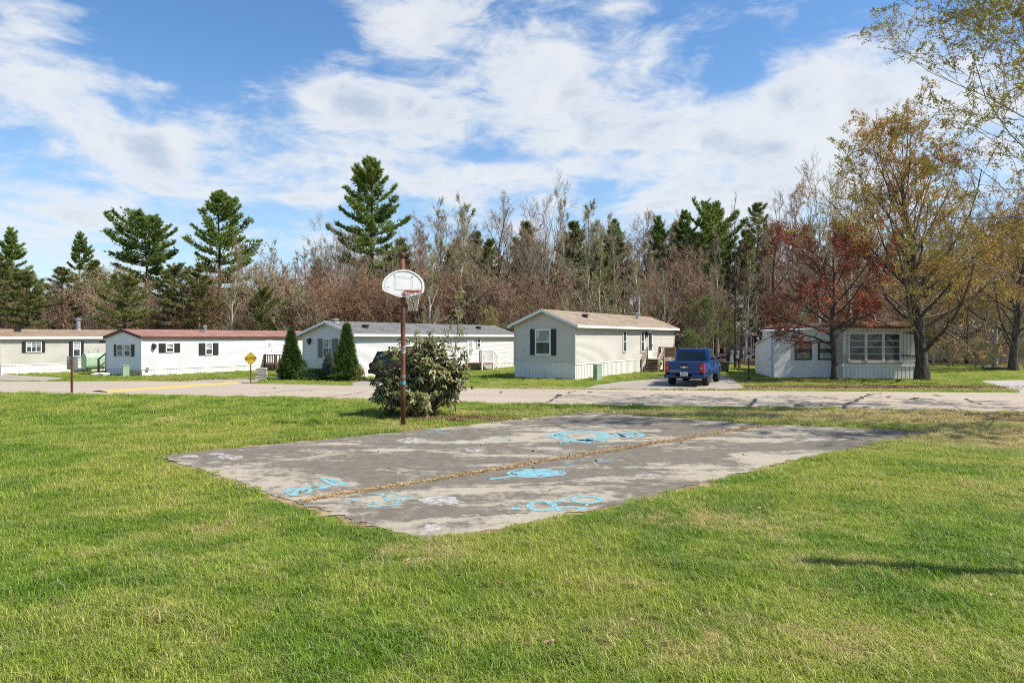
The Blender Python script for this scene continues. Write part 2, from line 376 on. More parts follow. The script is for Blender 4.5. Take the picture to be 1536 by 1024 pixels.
def court_mat():
    m = bpy.data.materials.new('court_asphalt'); nt, nd, ln = nodes(m); p = pos(nt)
    mp = nt.nodes.new('ShaderNodeMapping'); nt.links.new(p, mp.inputs[0]); mp.inputs['Rotation'].default_value = (0,0,R(8)); mp.inputs['Scale'].default_value = (.42,1.0,1)
    n1 = noise_(nt, mp.outputs[0], .62, 10, .66, 1.1); n2 = noise_(nt, p, 70, 3, .7); n3 = noise_(nt, p, 4, 7, .75); n4 = noise_(nt, p, .35, 3)
    base = mixc(nt, step(nt, n3, .3, .7), (.130,.114,.090), (.185,.163,.132))
    f = math_(nt, 'ADD', n1, math_(nt, 'MULTIPLY', math_(nt, 'SUBTRACT', n3, .5), .42))
    f = math_(nt, 'ADD', f, math_(nt, 'MULTIPLY', math_(nt, 'SUBTRACT', n4, .5), .35))
    col = mixc(nt, math_(nt, 'MULTIPLY', step(nt, f, .478, .60), .85), base, (.40,.35,.272))
    col = mixc(nt, 1.0, col, mixc(nt, step(nt, n2, .3, .72), (.68,.68,.68), (1.35,1.33,1.3)), 'MULTIPLY')
    finish(nt, col, .93, .2, bump=n2, bstr=.4, bdist=.012); return m
M_soil = mk('court_edge_soil', (.34,.25,.14), (.17,.115,.06), 3.5, .95, .1, detail=8, bump=.5, world=True)
def grown(pts, d):
    cx = sum(p[0] for p in pts)/len(pts); cy = sum(p[1] for p in pts)/len(pts); out = []
    for x, y in pts:
        l = math.hypot(x-cx, y-cy); out.append((x+(x-cx)/l*d, y+(y-cy)/l*d))
    return out
sheet('soil_edge', jag(grown(court, .10), .07, 5), .006, M_soil)
CT = sheet('court', jag(court, .04, 3, .12), .014, court_mat())

def chalk_mat(name, c, lo, hi, sc_=9):
    m = bpy.data.materials.new(name); nt, nd, ln = nodes(m); p = pos(nt)
    a = math_(nt, 'ADD', math_(nt, 'MULTIPLY', noise_(nt, p, sc_, 6, .75), .65), math_(nt, 'MULTIPLY', noise_(nt, p, 70, 3, .8), .35))
    finish(nt, c, .95, .1, alpha=step(nt, a, lo, hi)); return m
M_cy = chalk_mat('cyan_chalk', (.21,.42,.46), .26, .58); M_cyf = chalk_mat('faint_cyan_chalk', (.21,.47,.53), .48, .62); M_wh = chalk_mat('white_chalk', (.60,.58,.55), .38, .68)
Z1 = lambda x, y: GP(220 + x/3.2, 600 + y/3.2)
Z2 = lambda x, y: GP(640 + x/3.2, 600 + y/3.2)
CHZ = [.018]
def stroke(mb, pts, wdt):
    z = CHZ[0]; CHZ[0] += .00002
    L = []; Rr = []
    for i, p in enumerate(pts):
        a = pts[max(i-1, 0)]; b = pts[min(i+1, len(pts)-1)]; dx, dy = b[0]-a[0], b[1]-a[1]; l = math.hypot(dx, dy) or 1
        L.append((p[0]-dy/l*wdt/2, p[1]+dx/l*wdt/2, z)); Rr.append((p[0]+dy/l*wdt/2, p[1]-dx/l*wdt/2, z))
    n = len(pts); mb.add(L+Rr, [(i, n+i, n+i+1, i+1) for i in range(n-1)])
def ell(zf, x, y, rx, ry, a0=0, a1=360, n=24, jit=0, seed=0):
    r = random.Random(seed); return [zf(x+(rx+r.uniform(-jit, jit)*rx)*math.cos(R(a0+(a1-a0)*i/n)), y+(ry+r.uniform(-jit, jit)*ry)*math.sin(R(a0+(a1-a0)*i/n))) for i in range(n+1)]
def blob(mb, zf, x, y, rx, ry, seed=0):
    z = CHZ[0]; CHZ[0] += .00002
    pts = ell(zf, x, y, rx, ry, 0, 345, 22, .22, seed); mb.poly([(p[0], p[1], z) for p in pts][:-1])
def path(zf, l): return [zf(*p) for p in l]
def scrib(mb, zf, x0, x1, y0, y1, k, wd, seed):
    r = random.Random(seed); pts = []
    for i in range(k): pts.append(zf(r.uniform(x0, x1), r.uniform(y0, y1)))
    dense = []
    for a, b in zip(pts, pts[1:]): dense += [(a[0]+(b[0]-a[0])*t/4, a[1]+(b[1]-a[1])*t/4) for t in range(4)]
    stroke(mb, dense, wd)
def chalk(name, fn, mat): b = MB(); fn(b); b.build(name, mat, CT)
def c_letters(b):
    for q in ([(660,448),(690,428),(720,430)],[(672,440),(705,442)],[(668,452),(740,462)],[(730,430),(705,455)],[(740,440),(790,415),(862,413),(865,425),(800,432)],[(770,420),(790,440),(760,452)],
              [(850,412),(838,432),(870,428)],[(690,460),(740,461)],[(835,380),(900,412)],[(835,380),(880,382),(905,395)],[(870,398),(905,396)],[(890,415),(930,408),(985,412)],[(905,388),(960,408)],[(680,436),(760,424)]):
        stroke(b, path(Z1, q), .075)
chalk('chalk_letters', c_letters, M_cy)
def c_fig(b):
    for q in ([(1130,455),(1160,490),(1200,490),(1205,505),(1160,510)],[(1060,518),(1130,512),(1205,508)],[(1050,505),(1110,500)],[(1090,492),(1110,497)],[(950,492),(1030,480)],[(985,480),(1020,486)],[(1140,465),(1155,478)]):
        stroke(b, path(Z1, q), .05)
    stroke(b, path(Z1, [(1080,460),(1180,452),(1260,470),(1280,480)]), .03); stroke(b, path(Z1, [(1200,460),(1270,465)]), .03)
chalk('chalk_figure', c_fig, M_cy)
def c_scrib(b):
    stroke(b, ell(Z2, 740, 172, 125, 22), .16); stroke(b, ell(Z2, 740, 172, 95, 14, 190, 360), .14)
    scrib(b, Z2, 630, 860, 188, 214, 14, .09, 3); scrib(b, Z2, 600, 700, 160, 190, 9, .07, 4); scrib(b, Z2, 760, 900, 165, 205, 9, .07, 5)
    stroke(b, path(Z2, [(570,165),(600,180),(650,186),(680,205)]), .06)
    stroke(b, ell(Z2, 975, 170, 60, 14), .11); scrib(b, Z2, 900, 1040, 158, 188, 16, .07, 7)
chalk('chalk_scribble', c_scrib, M_cy)
def c_pan(b):
    blob(b, Z2, 515, 355, 108, 17, 2); stroke(b, ell(Z2, 510, 355, 118, 20), .055)
    stroke(b, path(Z2, [(425,366),(370,376),(300,384)]), .1); stroke(b, path(Z2, [(470,340),(540,334),(620,338)]), .03)
    for k in (0, 14, 28): stroke(b, ell(Z2, 600+k, 354, 34, 14, -70, 70, 10), .035)
chalk('chalk_balloon', c_pan, M_cy)
def c_suns(b):
    stroke(b, ell(Z2, 553, 513, 62, 22), .085); stroke(b, ell(Z2, 770, 483, 68, 16), .075); stroke(b, ell(Z2, 690, 530, 58, 12, 150, 400), .075)
    stroke(b, path(Z2, [(545,490),(575,496),(590,505)]), .05)
    for q in ([(735,455),(742,463)],[(800,465),(840,462)],[(660,462),(700,470)],[(840,480),(885,482)],[(690,478),(670,480)],[(770,500),(768,515)]): stroke(b, path(Z2, q), .04)
    blob(b, Z2, 428, 525, 26, 6, 4); blob(b, Z2, 640, 489, 28, 5, 5); blob(b, Z2, 738, 460, 9, 5, 6)
chalk('chalk_suns', c_suns, M_cy)
def c_faint(b):
    blob(b, Z2, 45, 152, 48, 13, 8); blob(b, Z2, 680, 311, 32, 7, 9); blob(b, Z2, 855, 292, 40, 9, 10); blob(b, Z1, 1200, 480, 70, 12, 14); blob(b, Z2, 360, 190, 40, 8, 15)
chalk('chalk_smudge', c_faint, M_cyf)
def c_white(b):
    for x, y, rx, ry, s in ((210,273,46,8,1),(330,262,44,7,2),(405,278,62,11,3),(1280,198,70,13,4),(1510,205,40,8,5),(1400,480,90,16,7),(1370,620,45,18,8)): blob(b, Z1, x, y, rx, ry, s)
    for x, y, rx, ry, s in ((70,490,100,20,11),(230,245,50,8,12),(590,236,70,8,14),(1060,366,60,9,15),(30,620,40,16,16),(610,148,60,6,17)): blob(b, Z2, x, y, rx, ry, s)
    stroke(b, ell(Z2, 172, 205, 48, 5), .05); stroke(b, path(Z2, [(650,300),(760,292),(860,286),(945,294)]), .05); stroke(b, path(Z2, [(700,318),(820,316),(800,300)]), .04)
    stroke(b, path(Z2, [(160,560),(240,555),(270,575)]), .04); stroke(b, path(Z1, [(440,245),(500,238),(570,234)]), .06)
chalk('white_chalk_mark', c_white, M_wh)

# road: tar filled cracks and the painted hump
TR = MB(); CHZ[0] = .0165
Z3 = lambda x, y: GP(740 + x/3.84, 420 + y/3.84)
Z4 = lambda x, y: GP(1080 + x/3.368, 420 + y/3.368)
Z5 = lambda x, y: GP(330 + x/6.678, 480 + y/6.678)
crk = random.Random(8)
def crack(pts, wd):
    out = []
    for a, b in zip(pts, pts[1:]):
        for t in range(5): out.append((a[0]+(b[0]-a[0])*t/5+crk.gauss(0, .04), a[1]+(b[1]-a[1])*t/5+crk.gauss(0, .10)))
    out.append(pts[-1]); stroke(TR, out, wd)
for q, wd in (([(300,708),(345,690),(375,672)],.10),([(375,680),(470,672)],.05),([(372,670),(375,660)],.2),([(420,655),(475,640)],.08),([(610,712),(700,697),(850,680),(985,652)],.05),([(40,650),(50,643)],.1),([(560,645),(566,648)],.2)): crack(path(Z3, q), wd)
for q, wd in (([(150,638),(160,620),(185,600)],.12),([(628,654),(640,630),(690,610),(720,592),(745,576)],.13),([(510,628),(560,645),(600,655)],.09),([(975,594),(985,605)],.2),([(1235,600),(1275,615),(1315,628)],.11),([(1080,580),(1095,585)],.15),
             ([(740,585),(810,572)],.06),([(385,640),(400,632)],.3),([(725,655),(740,640)],.15),([(845,592),(855,590)],.12)): crack(path(Z4, q), wd)
for q in ([(370,740),(700,710),(960,695)],[(1000,780),(1300,745),(1480,715)],[(520,680),(560,684)],[(900,710),(930,708)],[(100,765),(180,758)]): crack(path(Z5, q), .06)
TRo = TR.build('tar_crack', M_tar, bpy.data.objects['road'])
hm = bpy.data.materials.new('hump_paint'); nt, nd, ln = nodes(hm)
finish(nt, mixc(nt, step(nt, noise_(nt, pos(nt), 7, 7, .7), .42, .62), (.56,.41,.075), (.34,.29,.20)), .85, .25)
hb = MB(); a0, a1 = Vector((*GP(150,588), 0)), Vector((*GP(352,574.2), 0)); d = (a1-a0).normalized(); s = Vector((d.y, -d.x, 0))
prof = [(-.62, .013), (-.4, .045), (-.15, .065), (.15, .065), (.4, .045), (.62, .013)]
vs = []
for k in range(13):
    p = a0.lerp(a1, k/12)
    vs += [tuple(p + s*u + Vector((0,0,z))) for u, z in prof]
hb.add(vs, [(k*6+i, k*6+i+1, k*6+7+i, k*6+6+i) for k in range(12) for i in range(5)])
tag(hb.build('speed_hump', hm, smooth=True), 'faded yellow painted speed hump across the road by the yellow sign', 'speed hump')

# ------------------------------------------------------------------ instancing of stuff (grass, far woods)
def scatter(name, P, rot, scl, idx, protos, kind='stuff'):
    me = bpy.data.meshes.new(name); me.vertices.add(len(P)); me.vertices.foreach_set('co', np.asarray(P, np.float32).ravel())
    for nm, ty, dat in (('rot', 'FLOAT', rot), ('scl', 'FLOAT', scl), ('idx', 'INT', idx)):
        a = me.attributes.new(nm, ty, 'POINT'); a.data.foreach_set('value', np.asarray(dat, np.float32 if ty == 'FLOAT' else np.int32))
    o = link(name, me); o['kind'] = kind
    g = bpy.data.node_groups.new(name, 'GeometryNodeTree'); g.interface.new_socket('Geometry', in_out='INPUT', socket_type='NodeSocketGeometry'); g.interface.new_socket('Geometry', in_out='OUTPUT', socket_type='NodeSocketGeometry')
    gi = g.nodes.new('NodeGroupInput'); go = g.nodes.new('NodeGroupOutput'); ip = g.nodes.new('GeometryNodeInstanceOnPoints'); jn = g.nodes.new('GeometryNodeJoinGeometry')
    for pr in protos:
        oi = g.nodes.new('GeometryNodeObjectInfo'); oi.inputs['Object'].default_value = pr; oi.inputs['As Instance'].default_value = True
        g.links.new(oi.outputs['Geometry'], jn.inputs[0])
    def attr(nm, ty):
        a = g.nodes.new('GeometryNodeInputNamedAttribute'); a.data_type = ty; a.inputs[0].default_value = nm; return a.outputs[0]
    cx = g.nodes.new('ShaderNodeCombineXYZ'); g.links.new(attr('rot', 'FLOAT'), cx.inputs[2])
    g.links.new(gi.outputs[0], ip.inputs['Points']); g.links.new(jn.outputs[0], ip.inputs['Instance']); ip.inputs['Pick Instance'].default_value = True
    g.links.new(attr('idx', 'INT'), ip.inputs['Instance Index']); e2 = g.nodes.new('FunctionNodeEulerToRotation'); g.links.new(cx.outputs[0], e2.inputs[0]); g.links.new(e2.outputs[0], ip.inputs['Rotation']); g.links.new(attr('scl', 'FLOAT'), ip.inputs['Scale'])
    g.links.new(ip.outputs[0], go.inputs[0]); md = o.modifiers.new('scatter', 'NODES'); md.node_group = g; return o
def proto(name, me): return bpy.data.objects.new(name, me)      # never linked: only instanced

M_blade = blade_mat()
def clump(seed, n, rad, h0, h1, lean):
    rng = np.random.default_rng(seed); r = rad*np.sqrt(rng.random(n)); t = rng.random(n)*6.283
    P = np.stack([r*np.cos(t), r*np.sin(t), np.zeros(n)], 1); h = rng.uniform(h0, h1, n)[:, None]; a = rng.random(n)*6.283; l = np.abs(rng.normal(lean, .25, n))[:, None]
    dr = np.stack([np.cos(a), np.sin(a), np.zeros(n)], 1); sd = np.stack([-np.sin(a), np.cos(a), np.zeros(n)], 1); wd = rng.uniform(.0015, .0032, n)[:, None]
    up = np.array([0,0,1.0]); mid = P + up*h*.55 + dr*h*l*.25; tip = P + up*h*np.clip(1-.25*l, .3, 1) + dr*h*l*.9
    V = np.stack([P-sd*wd, P+sd*wd, mid+sd*wd*.85, mid-sd*wd*.85, tip], 1).reshape(-1, 3); b = np.arange(n)[:, None]*5
    return np_mesh('grass_clump', V, [b+np.array([[0,1,2,3]]), b+np.array([[3,2,4]])], M_blade, np.repeat(rng.random(n), 5))
gp = [proto('grass_clump', clump(k, 165, .13, .015, .042, 1.05)) for k in range(3)] + [proto('grass_clump', clump(9+k, 110, .12, .035, .095, .95)) for k in range(2)]
def lawn_points(y0, y1, sp, xm, scale, seed):
    rng = np.random.default_rng(seed); pts = []
    bigs = [grown(court, q) for q in (-.05, .08, .2, .26)]
    for y in np.arange(y0, y1, sp):
        hw = .79*y + xm
        for x in np.arange(-hw, hw, sp):
            px, py = x+rng.uniform(-.5,.5)*sp, y+rng.uniform(-.5,.5)*sp
            if inside(px, py, bigs[min(3, max(0, int(2.2+3.2*mnoise.noise((px*1.1, py*1.1, 5.0)))))]) or inside(px, py, road): continue
            if y1 > 26 and (any(inside(px, py, d) for d in drives.values()) or inside(px, py, gravel)): continue
            pts.append((px, py))
    P = np.array([(x, y, .0) for x, y in pts]); n = len(P)
    nz = np.array([mnoise.noise((x*.55, y*.55, 3)) for x, y in pts]); n2 = np.array([mnoise.noise((x*1.7, y*1.7, 8)) for x, y in pts])
    tall = (nz + n2*.6 + rng.normal(0, .3, n) + np.clip((P[:,0]-.5)*.12, -.45, .45)) > .42
    idx = np.where(tall, rng.integers(3, 5, n), rng.integers(0, 3, n)); s = scale*(.75+.5*rng.random(n)+.35*n2)
    return P, rng.random(n)*6.283, np.clip(s, .4*scale, 2*scale), idx
A = [lawn_points(3.9, 9.5, .095, .4, 1.0, 1), lawn_points(9.5, 17.5, .15, .4, 1.2, 2), lawn_points(17.5, 30, .3, .5, 1.5, 3), lawn_points(30, 47, .5, 0, 1.3, 4)]
scatter('grass', *[np.concatenate([a[i] for a in A]) for i in range(4)], gp)

# brown pine needles caught in the joint across the court
rng = np.random.default_rng(4); ja = np.array(GP(455,752)); jb = np.array(GP(1150,638)); n = 9000
t = rng.random(n); P = ja + (jb-ja)*t[:, None]; dv = (jb-ja)/np.linalg.norm(jb-ja); nv = np.array([-dv[1], dv[0]])
wob = np.array([mnoise.noise((x*9, 0, 0)) for x in t])*.06 + np.array([mnoise.noise((x*40, 4, 0)) for x in t])*.03
sig = .040 + .03*np.array([mnoise.noise((x*14, 0, 5)) for x in t])
P = P + nv*(wob + rng.normal(0, 1, n)*sig)[:, None]; P = np.column_stack([P, .017 + .014*rng.random(n)])
Dn = rand_dirs(rng, n); Dn[:, 2] *= .08
M_need = foliage('pine_needles', (.33,.21,.10), (.54,.39,.21), trans=.1, w3=0)
jp = [tuple(ja+(jb-ja)*q/60+nv*(.07+.03*mnoise.noise((q*.5,0,0)))) for q in range(61)] + [tuple(ja+(jb-ja)*q/60-nv*(.07+.03*mnoise.noise((q*.5,7,0)))) for q in range(60,-1,-1)]
sheet('joint_soil', jp, .0164, M_soil)
V, Fq, rn = needle_tris(rng, P, Dn, 1, .11, .012, .1)
tag(link('pine_needles', np_mesh('pine_needles', V, [Fq], M_need, rn)), kind='stuff')
# brown leaf litter under the trees along the road and shreds of it on the lawn
rng = np.random.default_rng(14); pl = []
for bx_, by_, rx_, ry_, q in LITTER + [(0,12,14,8,.12),(2,7,5,2.5,.05)]:
    n = int(1500*q); pl.append(np.column_stack([rng.normal(bx_, rx_*.7, n), rng.normal(by_, ry_*.7, n)]))
pl = np.concatenate(pl); pl = np.array([p for p in pl if p[1] > 4.5 and not inside(p[0], p[1], road) and not inside(p[0], p[1], drives['beige'])])
P = np.column_stack([pl, .03+.02*rng.random(len(pl))]); Dn = rand_dirs(rng, len(P)); Dn[:, 2] *= .2
V, Fq, rn = leaf_quads(rng, P, Dn, rng.uniform(.03,.09,len(P)), rng.uniform(.02,.05,len(P)), .2)
tag(link('leaf_litter', np_mesh('leaf_litter', V, [Fq], foliage('leaf_litter', (.16,.085,.045), (.36,.22,.12), trans=.1, w3=0), rn)), kind='stuff')
# a few dead leaves lying on the lawn
M_dead = mk('dead_leaf', (.30,.18,.10), (.42,.30,.2), 8)
for px, py in ((1484,901),(1243,893),(947,940),(1138,768),(828,972),(610,848)):
    x, y = GP(px, py); b = MB(); r = .035
    b.add([(-r,0,.0),(0,-r*.7,.012),(r*1.2,0,.02),(0,r*.7,.004),(0,0,.022)], [(0,1,4),(1,2,4),(2,3,4),(3,0,4)])
    o = b.build('fallen_leaf', M_dead); o.location = (x, y, .055); o.rotation_euler = (.2, .1, px)
    tag(o, 'small dry brown leaf lying on the open lawn in front of the court', 'leaf', 'fallen leaves on the lawn')
# ------------------------------------------------------------------ mobile homes
def painted(name, c, dirt=.12, rough=.55):
    m = bpy.data.materials.new(name); nt, nd, ln = nodes(m); p = pos(nt)
    n = noise_(nt, scalev(nt, p, (1,1,.3)), 1.3, 3, .5); n2 = noise_(nt, p, 2.2, 2, .5)
    f = math_(nt, 'MULTIPLY', step(nt, math_(nt, 'ADD', math_(nt, 'MULTIPLY', n, .6), math_(nt, 'MULTIPLY', n2, .4)), .44, .78), dirt)
    finish(nt, mixc(nt, f, c, (.20,.18,.14)), rough, .35); return m
M_trim = painted('white_trim', (.76,.745,.71), .1); M_black = mk('black_shutter', (.028,.022,.024), (.04,.033,.035), 3, .5)
M_skirt = painted('white_skirting', (.72,.69,.64), .2)
def glass(name, c=(.035,.042,.045)):
    m = bpy.data.materials.new(name); nt, nd, ln = nodes(m)
    n = noise_(nt, objc(nt), 1.3, 4, .6, .6); finish(nt, mixc(nt, step(nt, n, .4, .65), c, tuple(x*2.4+.01 for x in c)), .05, .38, bump=noise_(nt, objc(nt), .9, 2), bstr=.06, bdist=.05); return m
M_glass = glass('window_glass'); M_blind = glass('blind_behind_glass', (.22,.235,.215)); M_blindw = mk('curtain', (.55,.55,.52), (.35,.36,.35), 5, .6)
def shingle(name, a, b):
    m = bpy.data.materials.new(name); nt, nd, ln = nodes(m); o = objc(nt)
    n = noise_(nt, o, 14, 4, .75); n2 = noise_(nt, scalev(nt, o, (.5,1.4,1)), 1.1, 6, .65)
    br = nt.nodes.new('ShaderNodeTexBrick'); nt.links.new(o, br.inputs[0]); br.inputs['Scale'].default_value = 1; br.inputs['Brick Width'].default_value = .33; br.inputs['Row Height'].default_value = .14; br.inputs['Mortar Size'].default_value = .012
    br.inputs['Color1'].default_value = (.8,.8,.8,1); br.inputs['Color2'].default_value = (1.15,1.15,1.15,1); br.inputs['Mortar'].default_value = (.6,.6,.6,1)
    c = mixc(nt, step(nt, math_(nt, 'ADD', math_(nt, 'MULTIPLY', n, .4), math_(nt, 'MULTIPLY', n2, .6)), .36, .66), a, b)
    finish(nt, mixc(nt, 1.0, c, br.outputs[0], 'MULTIPLY'), .92, .2, bump=n, bstr=.4); return m
M_metal = mk('vent_metal', (.45,.45,.44), (.32,.32,.31), 6, .45, .5, metal=.6)
M_dark = mk('dark_fitting', (.02,.02,.02), (.035,.035,.035), 5, .5)
M_wood_dark = mk('brown_stained_wood', (.10,.055,.04), (.16,.095,.07), 6, .75, detail=6, stretch=(1,1,5))
M_wood_grey = mk('weathered_wood', (.20,.155,.11), (.33,.26,.19), 5, .85, detail=7, stretch=(1,1,.4))
M_wood_pale = mk('pale_wood', (.52,.44,.36), (.40,.33,.26), 5, .8)

class Home:
    """local x runs along the long front wall, y along the gable, z up"""
    def __init__(s, name, label, O, u, L, W, eave, ridge, skirt, wall_mat, roof_mat, trim=None, course=.125, ov=.22, skirt_mat=None, fascia=None):
        s.u = Vector((u[0], u[1])).normalized(); s.v = Vector((-s.u.y, s.u.x)); s.O = Vector(O); s.L, s.W, s.eave, s.ridge, s.skirt = L, W, eave, ridge, skirt
        s.rz = math.atan2(s.u.y, s.u.x); s.t = thing(name, label, 'mobile home', (O[0], O[1], 0), s.rz); s.trim = trim or M_trim; s.wm = wall_mat
        s.wall(course); s.skirting(skirt_mat or M_skirt); s.roof(roof_mat, ov, fascia or s.trim)
    def front_x(s, px):     # local x of a photo column on the front wall
        k = (px-CX)/F; return (k*s.O.y - s.O.x)/(s.u.x - k*s.u.y)
    def gable_y(s, px):
        k = (px-CX)/F; return (k*s.O.y - s.O.x)/(s.v.x - k*s.v.y)
    def zf(s, py, x): return ZP(py, s.O.y + s.u.y*x)
    def zg(s, py, y): return ZP(py, s.O.y + s.v.y*y)
    def P(s, face, a, z, out): return (a, -out, z) if face == 'front' else (-out, a, z)
    def fbox(s, mb, face, a0, a1, z0, z1, o0, o1):
        p = s.P(face, a0, z0, o0); q = s.P(face, a1, z1, o1)
        mb.box([min(i, j) for i, j in zip(p, q)], [max(i, j) for i, j in zip(p, q)])
    def wall(s, course):
        b = MB(); L, W = s.L, s.W
        b.box((.03,.03,.05), (L-.03, W-.03, s.eave-.02))
        zz = np.arange(s.skirt, s.eave + 1e-6, course); zz = list(zz) + ([s.eave] if s.eave - zz[-1] > .01 else [])
        def strip(pf, A0, A1, z0, z1, B0=None, B1=None):
            B0 = A0 if B0 is None else B0; B1 = A1 if B1 is None else B1
            b.add([pf(A0, z0, .0), pf(A1, z0, .0), pf(A1, z0, .024), pf(A0, z0, .024), pf(B0, z1, .004), pf(B1, z1, .004)], [(0,1,2,3), (3,2,5,4)])
        sides = [lambda a, z, o: (a, -o, z), lambda a, z, o: (-o, W-a, z), lambda a, z, o: (L-a, W+o, z), lambda a, z, o: (L+o, a, z)]
        for k, pf in enumerate(sides):
            for z0, z1 in zip(zz, zz[1:]): strip(pf, 0, (L, W)[k % 2], z0, z1)
            if k % 2:
                zt = np.append(np.arange(s.eave, s.ridge, course), s.ridge); h = s.ridge - s.eave
                for z0, z1 in zip(zt, zt[1:]):
                    e0 = W/2*(z0-s.eave)/h; e1 = W/2*(z1-s.eave)/h; strip(pf, e0, W-e0, z0, z1, e1, W-e1)
        s.body = b.build('wall', s.wm, s.t)
        for x, y in ((0,0),(0,W),(L,0),(L,W)):
            c = MB(); c.box((x-.04 if x == 0 else x-.05, y-.04 if y == 0 else y-.05, s.skirt-.01), (x+.05 if x == 0 else x+.04, y+.05 if y == 0 else y+.04, s.eave-.03)); c.build('corner_trim', s.wm, s.t)
    def skirting(s, mat):
        b = MB(); L, W, z1 = s.L, s.W, s.skirt
        def run(pf, ln):
            n = int(ln/.2); 
            for k in range(n):
                a0 = ln*k/n; a1 = ln*(k+1)/n; m = a0 + (a1-a0)*.78
                b.add([pf(a0,-.05,.012),pf(m,-.05,.012),pf(m,z1,.012),pf(a0,z1,.012),pf(m,-.05,.0),pf(a1,-.05,.0),pf(a1,z1,.0),pf(m,z1,.0)], [(0,1,2,3),(1,4,7,2),(4,5,6,7)])
        run(lambda a, z, o: (a, -o, z), L); run(lambda a, z, o: (-o, W-a, z), W); run(lambda a, z, o: (L-a, W+o, z), L); run(lambda a, z, o: (L+o, a, z), W)
        o = b.build('skirting', mat, s.t); c = MB()
        for f, ln in (('front', L), ('gable', W)): s.fbox(c, f, -.028, ln, z1-.03, z1+.03, 0, .034)
        c.build('skirting_trim', s.trim if s.trim is not M_trim else mat, s.t)
    def roof(s, mat, ov, fmat):
        L, W, e, r = s.L, s.W, s.eave, s.ridge; sl = (r-e)/(W/2); zo = e - sl*ov; g = ov
        b = MB(); th = .07
        for y0, y1, z0, z1 in ((-ov, W/2, zo, r), (W+ov, W/2, zo, r)):
            b.hexa([(-g,y0,z0),(L+g,y0,z0),(L+g,y1,z1),(-g,y1,z1)], [(-g,y0,z0+th),(L+g,y0,z0+th),(L+g,y1,z1+th),(-g,y1,z1+th)])
        s.rf = b.build('roof', mat, s.t)
        f = MB(); hh = .15
        f.box((-g, -ov-.03, zo-hh+.06), (L+g, -ov, zo+.06)); f.box((-g, W+ov, zo-hh+.06), (L+g, W+ov+.03, zo+.06))
        f.box((0, -ov, zo-hh+.07), (L, 0, zo-hh+.09))
        for x in (-g-.03, L+g):
            for y0 in (-ov-.03, W+ov+.03):
                f.hexa([(x,y0,zo-.10),(x+.03,y0,zo-.10),(x+.03,W/2,r-.08),(x,W/2,r-.08)], [(x,y0,zo+.062),(x+.03,y0,zo+.062),(x+.03,W/2,r+.082),(x,W/2,r+.082)])
        f.build('fascia', fmat, s.t)
    def window(s, face, a0, a1, z0, z1, upper=None, lower=None, mull=0, rails=1, shut=0, shmat=None, fr=.06, frame=None):
        b = MB()
        for x0, x1, y0, y1 in ((a0-fr, a0, z0-fr, z1+fr), (a1, a1+fr, z0-fr, z1+fr), (a0, a1, z0-fr, z0), (a0, a1, z1, z1+fr)): s.fbox(b, face, x0, x1, y0, y1, .0, .078)
        zm = (z0+z1)/2
        if rails: s.fbox(b, face, a0, a1, zm-.022, zm+.022, 0, .068)
        for k in range(mull):
            x = a0+(a1-a0)*(k+1)/(mull+1); s.fbox(b, face, x-.02, x+.02, z0, z1, 0, .062)
        wd = b.build('window', frame or s.trim if frame else M_trim, s.t)
        for zz0, zz1, m in ((z0, zm, lower or M_glass), (zm, z1, upper or M_glass)):
            g = MB(); s.fbox(g, face, a0, a1, zz0, zz1, .0, .046); g.build('pane', m, wd)
        for sgn in ((-1, 1) if shut else ()):
            x0 = a0-fr-shut-.02 if sgn < 0 else a1+fr+.02; g = MB()
            s.fbox(g, face, x0, x0+shut, z0-fr, z1+fr, 0, .06); s.fbox(g, face, x0+.05, x0+shut-.05, z0, zm-.03, .05, .072); s.fbox(g, face, x0+.05, x0+shut-.05, zm+.03, z1, .05, .072)
            g.build('shutter', shmat or M_black, s.t)
        return wd
    def pipe(s, x, y, h, r=.06, cap=True, name='vent_pipe'):
        z = s.eave + (s.ridge-s.eave)*(1-abs(y-s.W/2)/(s.W/2)); b = MB()
        b.lathe([(r*1.9, z-.05), (r*1.6, z+.1), (r, z+.12), (r, z+h)] + ([(r*1.6, z+h), (r*1.6, z+h+.09), (r*.5, z+h+.14)] if cap else []), 10, (x, y, 0)); b.build(name, M_metal, s.rf)
    def hood(s, x, y):
        z = s.eave + (s.ridge-s.eave)*(1-abs(y-s.W/2)/(s.W/2)); b = MB(); b.box((x-.14,y-.12,z), (x+.14,y+.12,z+.2)); b.box((x-.18,y-.16,z+.2), (x+.18,y+.16,z+.25)); b.build('roof_vent', M_dark, s.rf)
    def lamp(s, face, a, z):
        b = MB(); s.fbox(b, face, a-.07, a+.07, z-.1, z+.16, 0, .05); s.fbox(b, face, a-.1, a+.1, z-.12, z+.12, .05, .2); s.fbox(b, face, a-.05, a+.05, z-.22, z-.12, .08, .16); b.build('porch_light', M_dark, s.t)
    def door(s, a0, a1, z0, z1, glass_mat=None, g0=.45):
        b = MB(); s.fbox(b, 'front', a0-.06, a1+.06, z0-.03, z1+.06, 0, .05); s.fbox(b, 'front', a0, a1, z0, z1, .02, .075); d = b.build('door', M_trim, s.t)
        g = MB(); s.fbox(g, 'front', a0+.14, a1-.14, z0+(z1-z0)*g0, z1-.12, .07, .08); g.build('door_glass', glass_mat or M_glass, d)
        h = MB(); s.fbox(h, 'front', a1-.11, a1-.06, z0+.85, z0+.97, .075, .11); h.build('handle', M_metal, d); return d

U = (.52, .854)
M_tan = painted('tan_siding', (.475,.455,.385), .2); M_white = painted('white_siding', (.74,.73,.72), .16); M_cream = painted('cream_siding', (.68,.665,.62), .18); M_beige = painted('beige_siding', (.58,.53,.47), .18)
